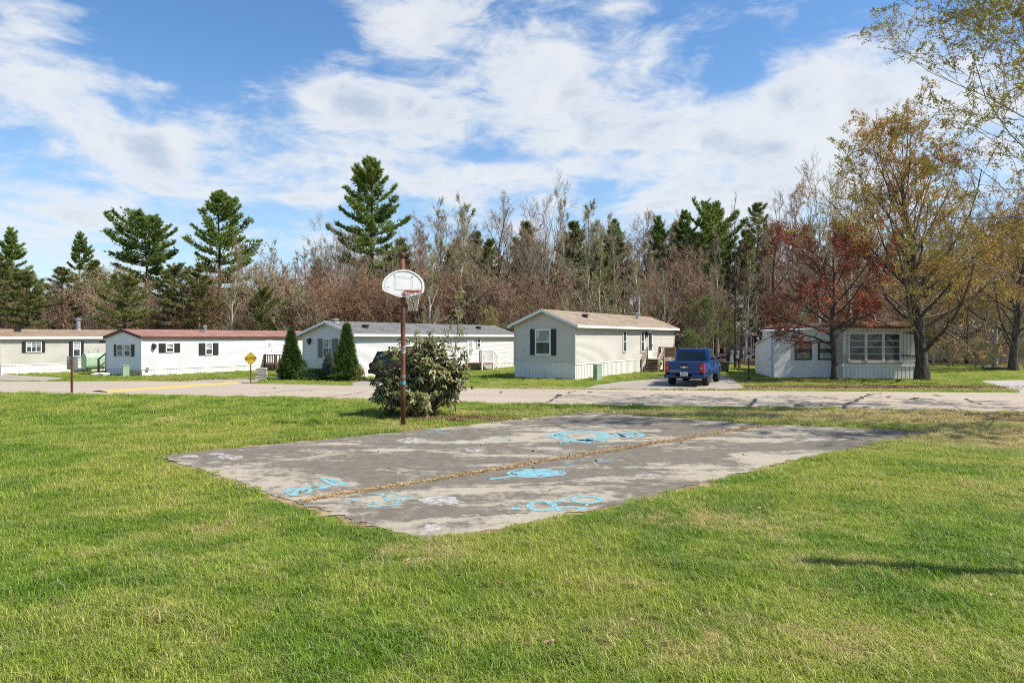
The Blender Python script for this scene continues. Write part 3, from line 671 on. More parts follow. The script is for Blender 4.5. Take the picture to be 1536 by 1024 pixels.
# far left tan home
hA = Home('mobile_home', 'tan mobile home with brown shingle roof, cut off by the left edge', GP(1,562), U, 9.6, 4.0, 2.34, 2.78, .58, M_tan, shingle('brown_shingles', (.24,.165,.11), (.32,.23,.16)))
def Z1w(x): return x/3.2
def Z1h(y): return 420 + y/3.2
x0, x1 = hA.front_x(Z1w(127)), hA.front_x(Z1w(193)); xm = (x0+x1)/2
hA.window('front', x0, x1, hA.zf(Z1h(342), xm), hA.zf(Z1h(300), xm), mull=2, rails=0, shut=hA.front_x(Z1w(214))-hA.front_x(Z1w(199)), upper=M_blind)
x0, x1 = hA.front_x(Z1w(352)), hA.front_x(Z1w(380)); xm = (x0+x1)/2
hA.window('front', x0, x1, hA.zf(Z1h(364), xm), hA.zf(Z1h(300), xm), shut=hA.front_x(Z1w(402))-hA.front_x(Z1w(388)), upper=M_blindw)
hA.pipe(hA.front_x(Z1w(450)), 2.0, .75, .13, name='chimney_pipe'); hA.hood(hA.front_x(40), 1.2)
# white home, red roof
hB = Home('mobile_home', 'white mobile home with dull red roof and dark brown roof edge', GP(212.5,563.7), U, 14.2, 3.85, 2.34, 2.74, .39, M_white, shingle('red_roofing', (.26,.135,.108), (.34,.19,.15)), fascia=mk('maroon_fascia', (.085,.035,.03), (.11,.05,.04), 4), ov=.12)
for a, b_ in ((568,592), (603,628)):
    y0, y1 = hB.gable_y(Z1w(b_)), hB.gable_y(Z1w(a)); hB.window('gable', y0, y1, hB.zg(Z1h(364), y0), hB.zg(Z1h(312), y0), upper=M_blind if a > 600 else None)
y0 = hB.gable_y(Z1w(566)); g = MB(); hB.fbox(g, 'gable', y0+.1, y0+.36, hB.zg(Z1h(366), y0), hB.zg(Z1h(309), y0), 0, .065); g.build('shutter', M_black, hB.t)
y0 = hB.gable_y(Z1w(630)); g = MB(); hB.fbox(g, 'gable', y0-.36, y0-.1, hB.zg(Z1h(366), y0), hB.zg(Z1h(309), y0), 0, .065); g.build('shutter', M_black, hB.t)
x0, x1 = hB.front_x(Z1w(797)), hB.front_x(Z1w(828)); hB.window('front', x0, x1, hB.zf(Z1h(342), x0), hB.zf(Z1h(308), x0), shut=.4, upper=M_blind)
x0, x1 = hB.front_x(Z1w(987)), hB.front_x(Z1w(1014)); hB.window('front', x0, x1, hB.zf(Z1h(355), x0), hB.zf(Z1h(306), x0), shut=.42, upper=M_blind)
hB.lamp('front', hB.front_x(Z1w(735)), hB.zf(Z1h(316), 1))
x0, x1 = hB.front_x(Z1w(1275)), hB.front_x(Z1w(1306)); zd = hB.zf(Z1h(290), x0); hB.door(x0, x1, .45, zd, M_blindw, .7)
g = MB(); xx = hB.front_x(Z1w(705)); hB.fbox(g, 'front', xx-.08, xx+.08, .3, .52, 0, .1); g.build('meter_box', M_metal, hB.t)
hB.pipe(hB.front_x(Z1w(1038)), 1.2, .4, .09)
g = MB(); g.box((-.05, 3.89, 2.02), (1.6, 4.55, 2.09)); g.box((-.05, 4.55, 1.95), (1.6, 4.6, 2.1)); g.build('side_canopy', mk('canopy_brown', (.06,.035,.03), (.08,.05,.04), 3), hB.t)
# cream home, grey roof
UC = (.52, .854); hC = Home('mobile_home', 'cream mobile home with grey shingle roof, half hidden behind the big leafy bush', (-9.03, 39.0), UC, 17.6, 4.15, 2.53, 3.2, .36, M_cream, shingle('grey_shingles', (.125,.124,.118), (.19,.188,.18)), ov=.28)
Z6 = lambda x: 380 + x/3.657
y0, y1 = hC.gable_y(Z6(430)), hC.gable_y(Z6(390)); ym = (y0+y1)/2
wd = hC.window('gable', y0, y1, hC.zg(Z6(566), ym), hC.zg(Z6(472), ym), mull=2, rails=1, shut=.42, shmat=mk('grey_green_shutter', (.155,.165,.13), (.18,.19,.15), 3, .6), upper=M_blind)
hC.lamp('gable', hC.gable_y(Z6(313)), hC.zg(Z6(480), 3))
x0, x1 = hC.front_x(Z6(1225)), hC.front_x(Z6(1240)); hC.window('front', x0, x1, hC.zf(Z6(513), x0), hC.zf(Z6(470), x0))
x0, x1 = hC.front_x(Z6(1172)), hC.front_x(Z6(1203)); hC.door(x0, x1, .5, hC.zf(Z6(470), x0), M_blind, .3)
x0 = hC.front_x(600); hC.window('front', x0, x0+.9, 1.3, 2.2, upper=M_blind)
hC.hood(hC.front_x(565), .9); hC.hood(hC.front_x(736), 1.1); hC.pipe(hC.front_x(539), 1.9, .15, .13)
# beige home
hD = Home('mobile_home', 'beige mobile home with tan roof and one big black-shuttered window in its gable', GP(862.5,569), U, 17.1, 3.85, 3.04, 3.82, .83, M_beige, shingle('tan_shingles', (.25,.19,.135), (.33,.262,.19)), ov=.3)
Z3x = lambda x: 740 + x/3.84
Z3y = lambda y: 420 + y/3.84
y0, y1 = hD.gable_y(Z3x(326)), hD.gable_y(Z3x(250)); ym = (y0+y1)/2
hD.window('gable', y0, y1, hD.zg(Z3y(424), ym), hD.zg(Z3y(290), ym), shut=.3, upper=M_blind, fr=.08)
for a, b_ in ((745,760), (848,862)):
    x0, x1 = hD.front_x(Z3x(a)), hD.front_x(Z3x(b_)); hD.window('front', x0, x1, hD.zf(Z3y(410), x0), hD.zf(Z3y(298), x0))
x0, x1 = hD.front_x(Z3x(884)), hD.front_x(Z3x(911)); XD = x0; hD.door(x0, x1, .86, hD.zf(Z3y(296), x0), M_glass, .3)
hD.lamp('front', hD.front_x(Z3x(876)), hD.zf(Z3y(310), x0))
hD.pipe(hD.front_x(Z3x(930)), 1.3, .4, .1); hD.pipe(hD.front_x(Z3x(590)), 1.2, .12, .07, False); hD.hood(hD.front_x(Z3x(617)), 1.0)

# old white trailer with its additions
M_rib = painted('old_ribbed_metal', (.56,.505,.435), .35); M_ribt = painted('weathered_ribbed_metal', (.47,.42,.35), .45); M_add = painted('addition_white', (.73,.705,.68), .16)
ET = thing('trailer_home', 'old white ribbed trailer with wide slatted window and brown shingled roof edge', 'trailer', (18.5, 38.2, 0))
EW, EZ = 4.2, 2.86
def ribbed(mb, x0, x1, z0, z1, y, p=.2, d=.018, slant=0):
    n = max(1, round((x1-x0)/p))
    for k in range(n):
        a = x0+(x1-x0)*k/n; c = x0+(x1-x0)*(k+1)/n; m = a+(c-a)*.82
        for xa, xb, yy in ((a, m, y-d), (m, c, y)): mb.add([(xa,yy,z0),(xb,yy,z0),(xb,yy+slant,z1),(xa,yy+slant,z1)], [(0,1,2,3)])
        mb.add([(m,y-d,z0),(m,y,z0),(m,y+slant,z1),(m,y-d+slant,z1)], [(0,1,2,3)])
b = MB(); b.box((.02,.03,.05), (EW-.02, 12, EZ-.02)); ribbed(b, 0, EW, 1.35, EZ, 0); 
for z in np.arange(.95, EZ, .2): b.box((EW-.01, 0, z), (EW+.012, 12, z+.17)); b.box((-.012, 0, z), (.01, 12, z+.17))
b.build('wall', M_rib, ET); b = MB(); ribbed(b, 0, EW, .84, 1.35, -.012, .16); b.build('lower_panel', M_ribt, ET)
b = MB(); ribbed(b, 0, EW, -.03, .7, .02, .22); b.box((-.03,-.04,.68), (EW+.02,.02,.82)); b.box((-.02,.02,-.03), (.0,12,.8)); b.box((EW,.02,-.03), (EW+.02,12,.8)); b.build('skirting', M_skirt, ET)
b = MB(); b.hexa([(-.25,-.35,EZ),(EW+.22,-.35,EZ-.06),(EW+.22,12.2,EZ-.06),(-.25,12.2,EZ)], [(-.2,-.28,EZ+.12),(EW+.18,-.28,EZ+.05),(EW+.18,12.2,EZ+.05),(-.2,12.2,EZ+.12)])
b.hexa([(-.1,-.22,EZ+.1),(EW+.1,-.22,EZ+.05),(EW+.1,12,EZ+.05),(-.1,12,EZ+.1)], [(.3,.3,EZ+.38),(EW-.1,.3,EZ+.3),(EW-.3,11.6,EZ+.3),(.3,11.6,EZ+.38)])
for k in range(3): b.box((-.22+.05*k, -.37+.05*k, EZ+.05+.08*k), (EW+.17-.05*k, -.30+.05*k, EZ+.075+.08*k))
b.build('roof', shingle('rusty_brown_roof', (.13,.065,.04), (.30,.17,.11)), ET)
wx0, wx1, wz0, wz1 = XP(1274,38.2)-18.5, XP(1348,38.2)-18.5, ZP(540,38.2), ZP(501,38.2)
b = MB(); b.box((wx0-.09,-.09,wz1), (wx1+.09,.0,wz1+.09)); b.box((wx0-.12,-.16,wz0-.15), (wx1+.2,.0,wz0))
pw = (wx1-wx0-.32)/3; edges = [wx0+k*(pw+.16) for k in range(3)]
for x in (wx0-.09, wx0+pw, wx0+2*pw+.16, wx1): b.box((x,-.08,wz0), (x+(.09 if x < wx0 or x >= wx1 else .16),0,wz1))
WD = b.build('window', M_rib, ET)
for k, x in enumerate(edges):
    g = MB(); hz = (wz1-wz0)/4
    for q in range(4):
        z = wz0+q*hz; g.hexa([(x,-.06,z+.01),(x+pw,-.06,z+.01),(x+pw,-.045,z+.01),(x,-.045,z+.01)], [(x,-.055,z+hz),(x+pw,-.055,z+hz),(x+pw,-.04,z+hz),(x,-.04,z+hz)])
    g.build('pane', M_glass, WD); r = MB()
    for q in range(1, 4): r.box((x,-.07,wz0+q*hz-.013), (x+pw,-.03,wz0+q*hz+.013))
    r.build('louvre_rail', M_trim, WD)
b = MB(); b.box((XP(1350,38.2)-18.5,-.06,ZP(533,38.2)-.03), (EW-.06,-.01,ZP(533,38.2)+.03)); b.build('handrail', M_dark, ET)
def text_mesh(s, size, ext=.004, sx=1):
    cu = bpy.data.curves.new('text', 'FONT'); cu.body = s; cu.size = size; cu.extrude = ext; cu.align_x = 'CENTER'; cu.align_y = 'CENTER'; o = bpy.data.objects.new('text', cu)
    me = bpy.data.meshes.new_from_object(o); bpy.data.objects.remove(o)
    for v in me.vertices: v.co.x *= sx
    return me
tm = text_mesh('12806', .2, .006, 1.15); tm.materials.append(M_dark); o = link('house_number', tm, ET); o.rotation_euler = (R(90), 0, 0); o.location = (XP(1363.5,38.2)-18.5, -.035, ZP(499.5,38.2))
# addition
AT = thing('house_addition', 'flat white addition with two dark framed windows between trailer and shed', 'addition', (15.05, 39.2, 0))
AWd = 18.47-15.05
b = MB(); b.hexa([(0,0,-.03),(AWd,0,-.03),(AWd,6.2,-.03),(1.6,6.2,-.03)], [(0,0,2.62),(AWd,0,2.8),(AWd,6.2,2.8),(1.6,6.2,2.7)])
for x in (.0, 1.2, 2.4): b.box((x,-.012,.1), (x+.03,0,2.6))
b.box((0,-.01,.0), (AWd,0,.16)); b.build('wall', M_add, AT)
b = MB(); b.hexa([(-.12,-.12,2.623),(AWd,-.12,2.803),(AWd,6.3,2.803),(1.5,6.3,2.70)], [(-.12,-.12,2.70),(AWd,-.12,2.88),(AWd,6.3,2.88),(1.5,6.3,2.78)]); b.build('roof', M_trim, AT)
M_wfr = mk('dark_brown_frame', (.05,.03,.028), (.07,.045,.04), 4, .6)
for a, c in ((378,462), (495,574)):
    xa, xb = [XP(1080+q/3.368, 39.2)-15.05 for q in (a, c)]; za, zb = ZP(420+403/3.368, 39.2), ZP(420+310/3.368, 39.2); f = .08
    b = MB()
    for q in ((xa,xa+f,za,zb),(xb-f,xb,za,zb),(xa+f,xb-f,za,za+f),(xa+f,xb-f,zb-f,zb)): b.box((q[0],-.05,q[2]), (q[1],0,q[3]))
    WD = b.build('window', M_wfr, AT)
    for q in range(3):
        h = (zb-za-2*f)/3; g = MB(); g.box((xa+f,-.03,za+f+q*h+.012), (xb-f,-.002,za+f+(q+1)*h-.012)); g.build('pane', (M_blind, M_glass, M_blind)[q] if q else M_blind, WD)
    g = MB(); g.box((xa+f,-.022,za+f), (xb-f,-.004,zb-f)); g.build('sash', M_trim, WD)
b = MB(); b.box((XP(1188,39.2)-15.05,-.06,2.26),(XP(1197,39.2)-15.05,0,2.42)); b.build('wall_light', M_dark, AT)
ST = thing('shed', 'plain white lean-to shed with slanted top left of the addition', 'shed', (15.05, 39.6, 0))
b = MB(); b.hexa([(-.02,0,-.03),(1.9,.0,-.03),(1.9,4.6,-.03),(.70,4.6,-.03)], [(-.02,0,2.36),(1.9,0,2.36),(1.9,4.6,1.8),(.70,4.6,1.8)]); b.build('wall', M_add, ST)
b = MB(); b.hexa([(-.12,-.0,2.363),(1.95,.0,2.363),(1.95,4.75,1.803),(.60,4.75,1.803)], [(-.12,0,2.41),(1.95,0,2.41),(1.95,4.75,1.85),(.60,4.75,1.85)]); b.build('roof', M_trim, ST)
b = MB(); b.box((.0,.25,1.0), (.035,.33,1.12)); b.build('handle', M_dark, ST)

# homes far behind
def far_home(label, x, y, rz, L, W, e, r, wm, rm, porch=False, wins=()):
    h = Home('mobile_home', label, (x, y), (math.cos(rz), math.sin(rz)), L, W, e, r, .5, wm, rm, course=.2, ov=.2)
    for a, c in wins: h.window('front', a, c, 1.3, e-.35)
    if porch:
        b = MB()
        for k in range(5): b.box((L+.2+k*.7, .1, .0), (L+.28+k*.7, .18, e-.25))
        for z in (.9, .5): b.box((L, .11, z), (L+3.1, .17, z+.07))
        b.box((L, .0, .3), (L+3.1, 2.4, .4)); b.build('porch', M_trim, h.t); b = MB(); b.hexa([(L+.21,-.1,e-.2),(L+3.3,-.1,e-.5),(L+3.3,2.6,e-.5),(L+.21,2.6,e-.2)], [(L+.21,-.1,e-.12),(L+3.3,-.1,e-.42),(L+3.3,2.6,e-.42),(L+.21,2.6,e-.12)]); b.build('porch_roof', M_trim, h.t)
    return h
rr = shingle('pale_roofing', (.30,.29,.27), (.40,.39,.36))
far_home('small white home with open porch far behind the black lamp post', XP(1109, 75), 75, .1, 1.4, 3.0, 2.7, 3.1, M_cream, rr, True, ((.3,.6),(.95,1.25)))
far_home('low white home glimpsed behind the far end of the beige home', 12.6, 66, .1, 5, 4, 2.3, 2.6, M_cream, rr, wins=((.5,1.3),(3,3.8)))
far_home('pale home glimpsed through the brush at the far right edge', 42.5, 66, -.1, 12, 4.5, 2.9, 3.5, M_cream, rr, wins=((1,2),(4,5),(8,9)))
# ------------------------------------------------------------------ steps and porches
def rail_run(parent, p, q, zt0, zt1, zb0, zb1, mat, n, name='railing', w=.05):
    b = MB(); b.bar((p[0],p[1],zt0), (q[0],q[1],zt1), .09, .05); b.bar((p[0],p[1],zb0), (q[0],q[1],zb1), .05, .05)
    for k in range(n):
        t = (k+.5)/n; x, y = p[0]+(q[0]-p[0])*t, p[1]+(q[1]-p[1])*t; b.box((x-w/2,y-w/2,zb0+(zb1-zb0)*t), (x+w/2,y+w/2,zt0+(zt1-zt0)*t))
    return b.build(name, mat, parent)
# white home: brown porch (local frame of the home, in front of its door)
px0, px1 = hB.front_x(395), hB.front_x(428)
def on(home, name, label, cat_, x, y=0.0, group=None):
    p = home.O + home.u*x + home.v*y; return thing(name, label, cat_, (p.x, p.y, 0), home.rz, group)
pt = on(hB, 'porch_deck', 'small dark brown railed porch in front of the white home\'s door', 'porch', px0)
PWd = px1-px0+.9
b = MB(); b.box((0,-1.25,.36), (PWd,-.03,.44)); b.box((0,-1.25,.08),(PWd,-1.2,.36)); b.box((0,-1.2,.08),(.05,-.03,.36)); b.build('deck', M_wood_dark, pt)
for x, y in ((.05,-1.2),(PWd-.05,-1.2),(.05,-.1),(PWd*.55,-1.2)):
    b = MB(); b.box((x-.05,y-.05,0),(x+.05,y+.05,1.12)); b.build('post', M_wood_dark, pt)
rail_run(pt, (.05,-1.2), (PWd-.05,-1.2), 1.08, 1.08, .5, .5, M_wood_dark, 11); rail_run(pt, (.05,-1.2), (.05,-.1), 1.08, 1.08, .5, .5, M_wood_dark, 6)
# side steps of the white home, beside the tank
sp = on(hB, 'wooden_steps', 'dark wooden entry steps with rails at the left side of the white home', 'steps', .3, hB.W+.05)
for k in range(3):
    b = MB(); b.box((.2,.9-.0+.28*(2-k)-.1,.17*(k+1)-.05), (1.25,1.2+.28*(2-k)-.1,.17*(k+1))); b.build('tread', M_wood_dark, sp)
b = MB(); b.box((.15,.02,.5),(1.3,.9,.57)); b.box((.15,.02,.1),(.2,.9,.5)); b.build('deck', M_wood_dark, sp)
for x in (.15, 1.25):
    for y, h in ((.85,1.35),(.08,1.35),(1.75,.95)):
        b = MB(); b.box((x-.05,y-.05,0),(x+.05,y+.05,h)); b.build('post', M_wood_grey if y > .5 else M_wood_dark, sp)
    rail_run(sp, (x,.85), (x,1.75), 1.3, .9, .75, .4, M_wood_grey, 0); rail_run(sp, (x,.08), (x,.85), 1.3, 1.3, .8, .8, M_wood_dark, 2)
# beige home: weathered steps with a landing
dp = on(hD, 'wooden_steps', 'weathered wooden steps with slanted rails leading to the beige home\'s door', 'steps', XD-.15)
b = MB(); b.box((0,-1.3,.74),(2.5,-.05,.82)); b.build('landing', M_wood_grey, dp)
for k in range(4):
    b = MB(); x = -.26*(4-k); b.box((x,-1.22,.16*(k+1)-.05),(x+.28,-.12,.16*(k+1))); b.build('tread', M_wood_grey, dp)
    r = MB(); r.box((x+.03,-1.2,.16*k),(x+.05,-.14,.16*(k+1)-.05)); r.build('riser', M_wood_dark, dp)
for x, y, h in ((-1.1,-.1,.85),(-1.1,-1.25,.85),(0,-.1,1.65),(0,-1.25,1.65),(2.46,-1.25,1.65),(2.46,-.1,1.65)):
    b = MB(); b.box((x-.045,y-.045,0),(x+.045,y+.045,h)); b.build('post', M_wood_grey, dp)
for y in (-.1,-1.25):
    for k, dz in enumerate((0,-.2,-.4)):
        b = MB(); b.bar((-1.14,y,.82+dz), (.02,y,1.62+dz), .05, .11); b.build('rail', M_wood_pale if k == 0 and y < -1 else M_wood_grey, dp)
rail_run(dp, (.05,-1.25), (2.42,-1.25), 1.6, 1.6, .95, .95, M_wood_dark, 15); rail_run(dp, (2.46,-1.2), (2.46,-.12), 1.6, 1.6, .95, .95, M_wood_dark, 8)
b = MB(); b.box((.05,-1.28,.05),(2.45,-1.25,.72)); b.build('lattice', M_wood_dark, dp)
# cream home: white steps
xc = hC.front_x(702)
wp = on(hC, 'white_steps', 'white railed entry steps against the cream home beyond the leafy bush', 'steps', xc)
b = MB(); b.box((0,-1.2,.42),(1.5,-.04,.5)); b.build('landing', mk('red_brown_deck', (.24,.09,.07), (.3,.14,.11), 5), wp)
for k in range(2):
    b = MB(); b.box((1.5+.28*(1-k),-1.15,.16*(k+1)-.05),(1.8+.28*(1-k),-.1,.16*(k+1))); b.build('tread', M_trim, wp)
for x, y, h in ((.03,-1.17,1.42),(1.47,-1.17,1.42),(2.05,-1.17,.95),(1.47,-.1,1.42),(2.05,-.1,.95)):
    b = MB(); b.box((x-.04,y-.04,0),(x+.04,y+.04,h)); b.build('post', M_trim, wp)
rail_run(wp, (.03,-1.17), (1.47,-1.17), 1.4, 1.4, .55, .55, M_trim, 12, w=.035); rail_run(wp, (1.47,-1.17), (2.05,-1.17), 1.4, .9, .55, .15, M_trim, 5, w=.035); rail_run(wp, (1.47,-.1), (2.05,-.1), 1.4, .9, .55, .15, M_trim, 5, w=.035)

# ------------------------------------------------------------------ small things near the homes
M_palegreen = mk('pale_green_paint', (.36,.50,.33), (.30,.42,.28), 4, .5)
# oil tank (upright obround on legs)
x, y = XP(140, 45.8), 45.8; tk = thing('oil_tank', 'pale green rounded oil tank behind the dark steps of the white home', 'tank', (x, y, 0), math.atan2(.854,.52))
b = MB(); pr = []
for k in range(13): a = R(180*k/12); pr.append((-.62, .34*math.cos(a), .92+.34*math.sin(a)))
for k in range(13): a = R(180+180*k/12); pr.append((-.62, .34*math.cos(a), .5+.34*math.sin(a)))
b.prism(pr, (1.24,0,0)); b.build('tank_body', M_palegreen, tk, bevel=.04)
for sx_ in (-.5,.5):
    for sy in (-.25,.25): b = MB(); b.tube([(sx_,sy,0),(sx_,sy,.5)], .025, 6); b.build('leg', M_dark, tk)
b = MB(); b.tube([(.3,0,1.2),(.3,0,1.5)], .03, 8); b.tube([(-.3,0,1.2),(-.3,0,1.4),(-.15,0,1.45)], .025, 8); b.build('filler_pipe', M_metal, tk)
x, y = GP(151, 563.5); b = MB(); b.tube([(-.55,0,.09),(-.2,.06,.12),(.2,-.04,.1),(.5,.08,.1)], [.05,.07,.08,.06], 8); b.tube([(-.3,-.2,.05),(.1,-.15,.16),(.45,-.2,.06)], [.03,.05,.03], 8); b.box((-.35,-.1,.0),(.3,.18,.07))
o = b.build('downspout_scrap', M_trim); o.location = (x, y, 0); tag(o, 'pile of white plastic scraps on the grass at the foot of the dark side steps', 'scraps')
def pedestal(px, py, h, wd, label, rz):
    x, y = GP(px, py); t = thing('utility_pedestal', label, 'utility box', (x, y, 0), rz, 'pale green utility boxes')
    b = MB(); b.box((-wd/2,-wd/2,-.03),(wd/2,wd/2,h*.93)); b.build('cabinet', M_palegreen, t, bevel=.02)
    b = MB(); b.box((-wd/2-.02,-wd/2-.02,h*.93),(wd/2+.02,wd/2+.02,h)); b.build('lid', M_palegreen, t, bevel=.015)
    for k in range(6):
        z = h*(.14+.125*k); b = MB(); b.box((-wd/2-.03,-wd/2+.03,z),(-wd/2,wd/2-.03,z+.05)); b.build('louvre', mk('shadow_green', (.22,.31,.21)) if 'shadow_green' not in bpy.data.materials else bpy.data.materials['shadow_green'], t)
pedestal(189, 564.8, .68, .34, 'pale green utility box before the gable of the red-roofed home', .5)
pedestal(896.5, 569.3, .85, .36, 'pale green utility box before the beige home\'s skirting, beside its drive', .5)

M_rust = mk('rusty_brown_steel', (.115,.045,.026), (.22,.09,.048), 5, .65, .3, detail=8, stretch=(1,1,.5), lo=.38, hi=.66)
# BUMP sign
x, y = GP(376, 574.3); t = thing('bump_sign', 'yellow diamond BUMP warning sign on a thin brown post', 'sign', (x, y, 0), .1)
zc = ZP(537.6, y); b = MB(); b.box((-.025,.0,-.1),(.025,.04,zc+.2)); b.build('post', M_rust, t)
b = MB(); s_ = .315; q = []
for cx_, cz_ in ((0,-s_),(s_,0),(0,s_),(-s_,0)):
    for dt in (-.04, .04):
        tt = math.atan2(cz_, cx_)+dt*0; nx = -math.sin(tt)*dt; nz = math.cos(tt)*dt; q.append((cx_*.96+nx, -.012, zc+cz_*.96+nz))
b.prism(q, (0,.01,0)); pl = b.build('sign_panel', mk('sign_yellow', (.75,.50,.01), (.66,.43,.01), 6, .4, .5), t)
m = text_mesh('BUMP', .2, .002); m.materials.append(M_dark); o = link('lettering', m, pl); o.rotation_euler = (R(90),0,0); o.location = (0,-.0155,zc)
b = MB()
for k in range(4):
    a, c = q[2*k+1], q[(2*k+2) % 8]; mid = lambda p, f: (p[0]*f, -.0145, zc+(p[2]-zc)*f)
    b.add([mid(a,.95), mid(c,.95), mid(c,.90), mid(a,.90)], [(0,1,2,3)])
b.build('border', M_dark, pl)
# back of sign at the road's near edge
x, y = GP(108, 589.3); t = thing('road_sign', 'back of a square grey metal sign on a dark post by the left roadside', 'sign', (x, y, 0), .05)
z0, z1 = ZP(554, y), ZP(534.5, y); b = MB(); b.box((-.04,-.035,-.1),(.04,.02,z1+.02)); b.build('post', M_rust, t)
b = MB(); hw = XP(768+8.2, y); b.box((-hw-.0,.02,z0),(hw-.0,.028,z1)); b.build('sign_panel', mk('bare_aluminium', (.42,.42,.41), (.36,.36,.35), 3, .5, .4, metal=.2), t, bevel=.003)
b = MB()
for z in (z0+.1, z1-.1): b.lathe([(.012,-.05),(.012,-.035)], 8, (0,0,z), 'y')
b.build('bolt', M_metal, t)
# black lamp post by the shed
x, y = GP(1123, 569.5); t = thing('lamp_post', 'short black garden lamp post with white lantern left of the shed', 'lamp', (x, y, 0))
b = MB(); zt = ZP(537, y); b.lathe([(.09,0),(.06,.08),(.04,.15),(.035,zt-.1),(.06,zt-.05),(.06,zt)], 10); b.build('post', M_dark, t, True)
b = MB(); b.lathe([(.07,zt),(.13,zt+.17),(.135,zt+.19)], 6); b.build('lantern', mk('frosted_glass', (.62,.60,.55), (.5,.48,.45), 5, .3), t)
b = MB(); b.lathe([(.17,zt+.185),(.15,zt+.21),(.04,zt+.29),(.02,zt+.36)], 6); b.build('lantern_cap', M_dark, t)
# meter stand, bin
x, y = XP(1100, 47), 47; t = thing('meter_stand', 'dark wooden frame carrying two grey electric meters behind the truck', 'meter stand', (x, y, 0), .2)
for k in (-.45,.45): b = MB(); b.box((k-.08,-.05,0),(k+.08,.06,1.5 if k > 0 else 1.55)); b.build('post', M_wood_dark, t)
b = MB(); b.box((-.55,-.09,.7),(.55,-.05,1.5)); b.build('backboard', M_dark, t)
for k in (-.22,.2):
    b = MB(); b.box((k-.13,-.2,.55 if k < 0 else .85),(k+.13,-.09,1.28)); b.lathe([(.1,-.3),(.11,-.2)], 12, (k,0,1.33), 'y'); b.build('meter', M_metal, t)
x, y = XP(1087, 45.5), 45.5; t = thing('trash_bin', 'black plastic bin standing just past the nose of the blue truck', 'bin', (x, y, 0), .2); t.scale = (.72, .72, .75)
b = MB(); b.hexa([(-.24,-.24,0),(.24,-.24,0),(.24,.24,0),(-.24,.24,0)], [(-.3,-.3,.85),(.3,-.3,.85),(.3,.3,.85),(-.3,.3,.85)]); b.build('bin_body', M_dark, t, bevel=.03)
b = MB(); b.hexa([(-.33,-.33,.86),(.33,-.33,.86),(.33,.33,.86),(-.33,.33,.86)], [(-.3,-.3,.93),(.3,-.3,.93),(.3,.3,.95),(-.3,.3,.95)]); b.build('lid', M_dark, t, bevel=.02)
# stone pile by the porch
M_stone = mk('pale_stone', (.42,.37,.31), (.30,.26,.21), 4, .9, .2, detail=7, bump=.5)
x, y = GP(404, 569); rng_ = random.Random(3); t = thing('stone_pile', 'small stack of pale stone slabs left of the pointed evergreen', 'stones', (x, y, 0), .2)
for k in range(7):
    b = MB(); cx_, cz_ = (-.35 if k < 5 else .55)+rng_.uniform(-.1,.1), (k if k < 5 else k-5)*.13; w_, d_ = (rng_.uniform(.26,.36), .3) if k < 5 else (.2, .2)
    b.hexa([(cx_-w_,-d_,cz_),(cx_+w_,-d_+.05,cz_),(cx_+w_,d_,cz_),(cx_-w_,d_,cz_)], [(cx_-w_+.04,-d_+.05,cz_+.12),(cx_+w_-.06,-d_+.02,cz_+.125),(cx_+w_-.02,d_,cz_+.12),(cx_-w_,d_-.05,cz_+.125)])
    b.build('slab', M_stone, t, bevel=.03)
# flat stones ring near addition, log at far lawn
x, y = GP(1177, 562.8); b = MB(); rng_ = random.Random(5)
for k in range(14):
    a = k/14*6.283; cx_, cy_ = 1.0*math.cos(a), .55*math.sin(a); r = rng_.uniform(.13,.22); h = rng_.uniform(.1,.2)
    b.hexa([(cx_-r,cy_-r,-.02),(cx_+r,cy_-r*.8,-.02),(cx_+r*.9,cy_+r,-.02),(cx_-r,cy_+r*.8,-.02)], [(cx_-r*.7,cy_-r*.6,h),(cx_+r*.7,cy_-r*.7,h*.9),(cx_+r*.6,cy_+r*.7,h),(cx_-r*.7,cy_+r*.6,h*.9)])
b.lathe([(.95,.03),(.5,.1),(0.0,.12)], 14)
o = b.build('flower_bed', mk('bed_stone', (.30,.22,.16), (.16,.11,.075), 3, .9, .2, detail=8, bump=.6, bdist=.05), bevel=.03); o.location = (x, y, 0); o.scale = (.85,.8,.8); tag(o, 'low oval flower bed ringed with rough stones before the white addition', 'flower bed')
x, y = GP(1496, 554.2); b = MB(); b.tube([(-1.0,0,.14),(-.4,.03,.16),(.3,-.02,.15),(1.0,.05,.14)], [.13,.15,.15,.12], 9); o = b.build('log', bark('log_bark', (.10,.08,.06), (.2,.16,.12))); o.location = (x, y, 0); tag(o, 'dark log lying at the brush edge on the far right lawn', 'log')
# unseen post of unknown use, added to cast the lawn's shadow streak
t = thing('unseen_pole', 'tall rusty pole just beyond the right edge whose shadow streaks across the lawn', 'pole', (6.05, 6.33, 0))
b = MB(); b.lathe([(.1,0),(.095,3.75),(.0,3.78)], 12); b.build('post', M_rust, t, True)

# ------------------------------------------------------------------ basketball hoop
HX, HYd = GP(604.5, 639.5)
yaw = R(22)
ht = thing('basketball_hoop', 'white fan-shaped basketball backboard with net on a rusty brown pole', 'basketball hoop', (HX, HYd, 0))
zt = ZP(379, HYd); b = MB(); b.tube([(0,0,-.1),(.0,0,1.5),(-.0,0,2.8),(-.02,0,zt-.12)], [.064,.062,.061,.06], 16); pole = b.build('pole', M_rust, ht, True)
b = MB(); b.lathe([(.072,zt-.14),(.074,zt-.03),(.064,zt),(0,zt+.01)], 16, (-.02,0,0)); b.build('pole_cap', M_rust, pole, True)
def band(z0, z1, mat, nm): b = MB(); b.tube([(0,0,z0),(0,0,z1)], .0655, 16, False); b.build(nm, mat, pole)
band(ZP(576.5,HYd), ZP(570.5,HYd), mk('teal_paint', (.05,.33,.40), (.10,.22,.22), 12, .6), 'painted_band')
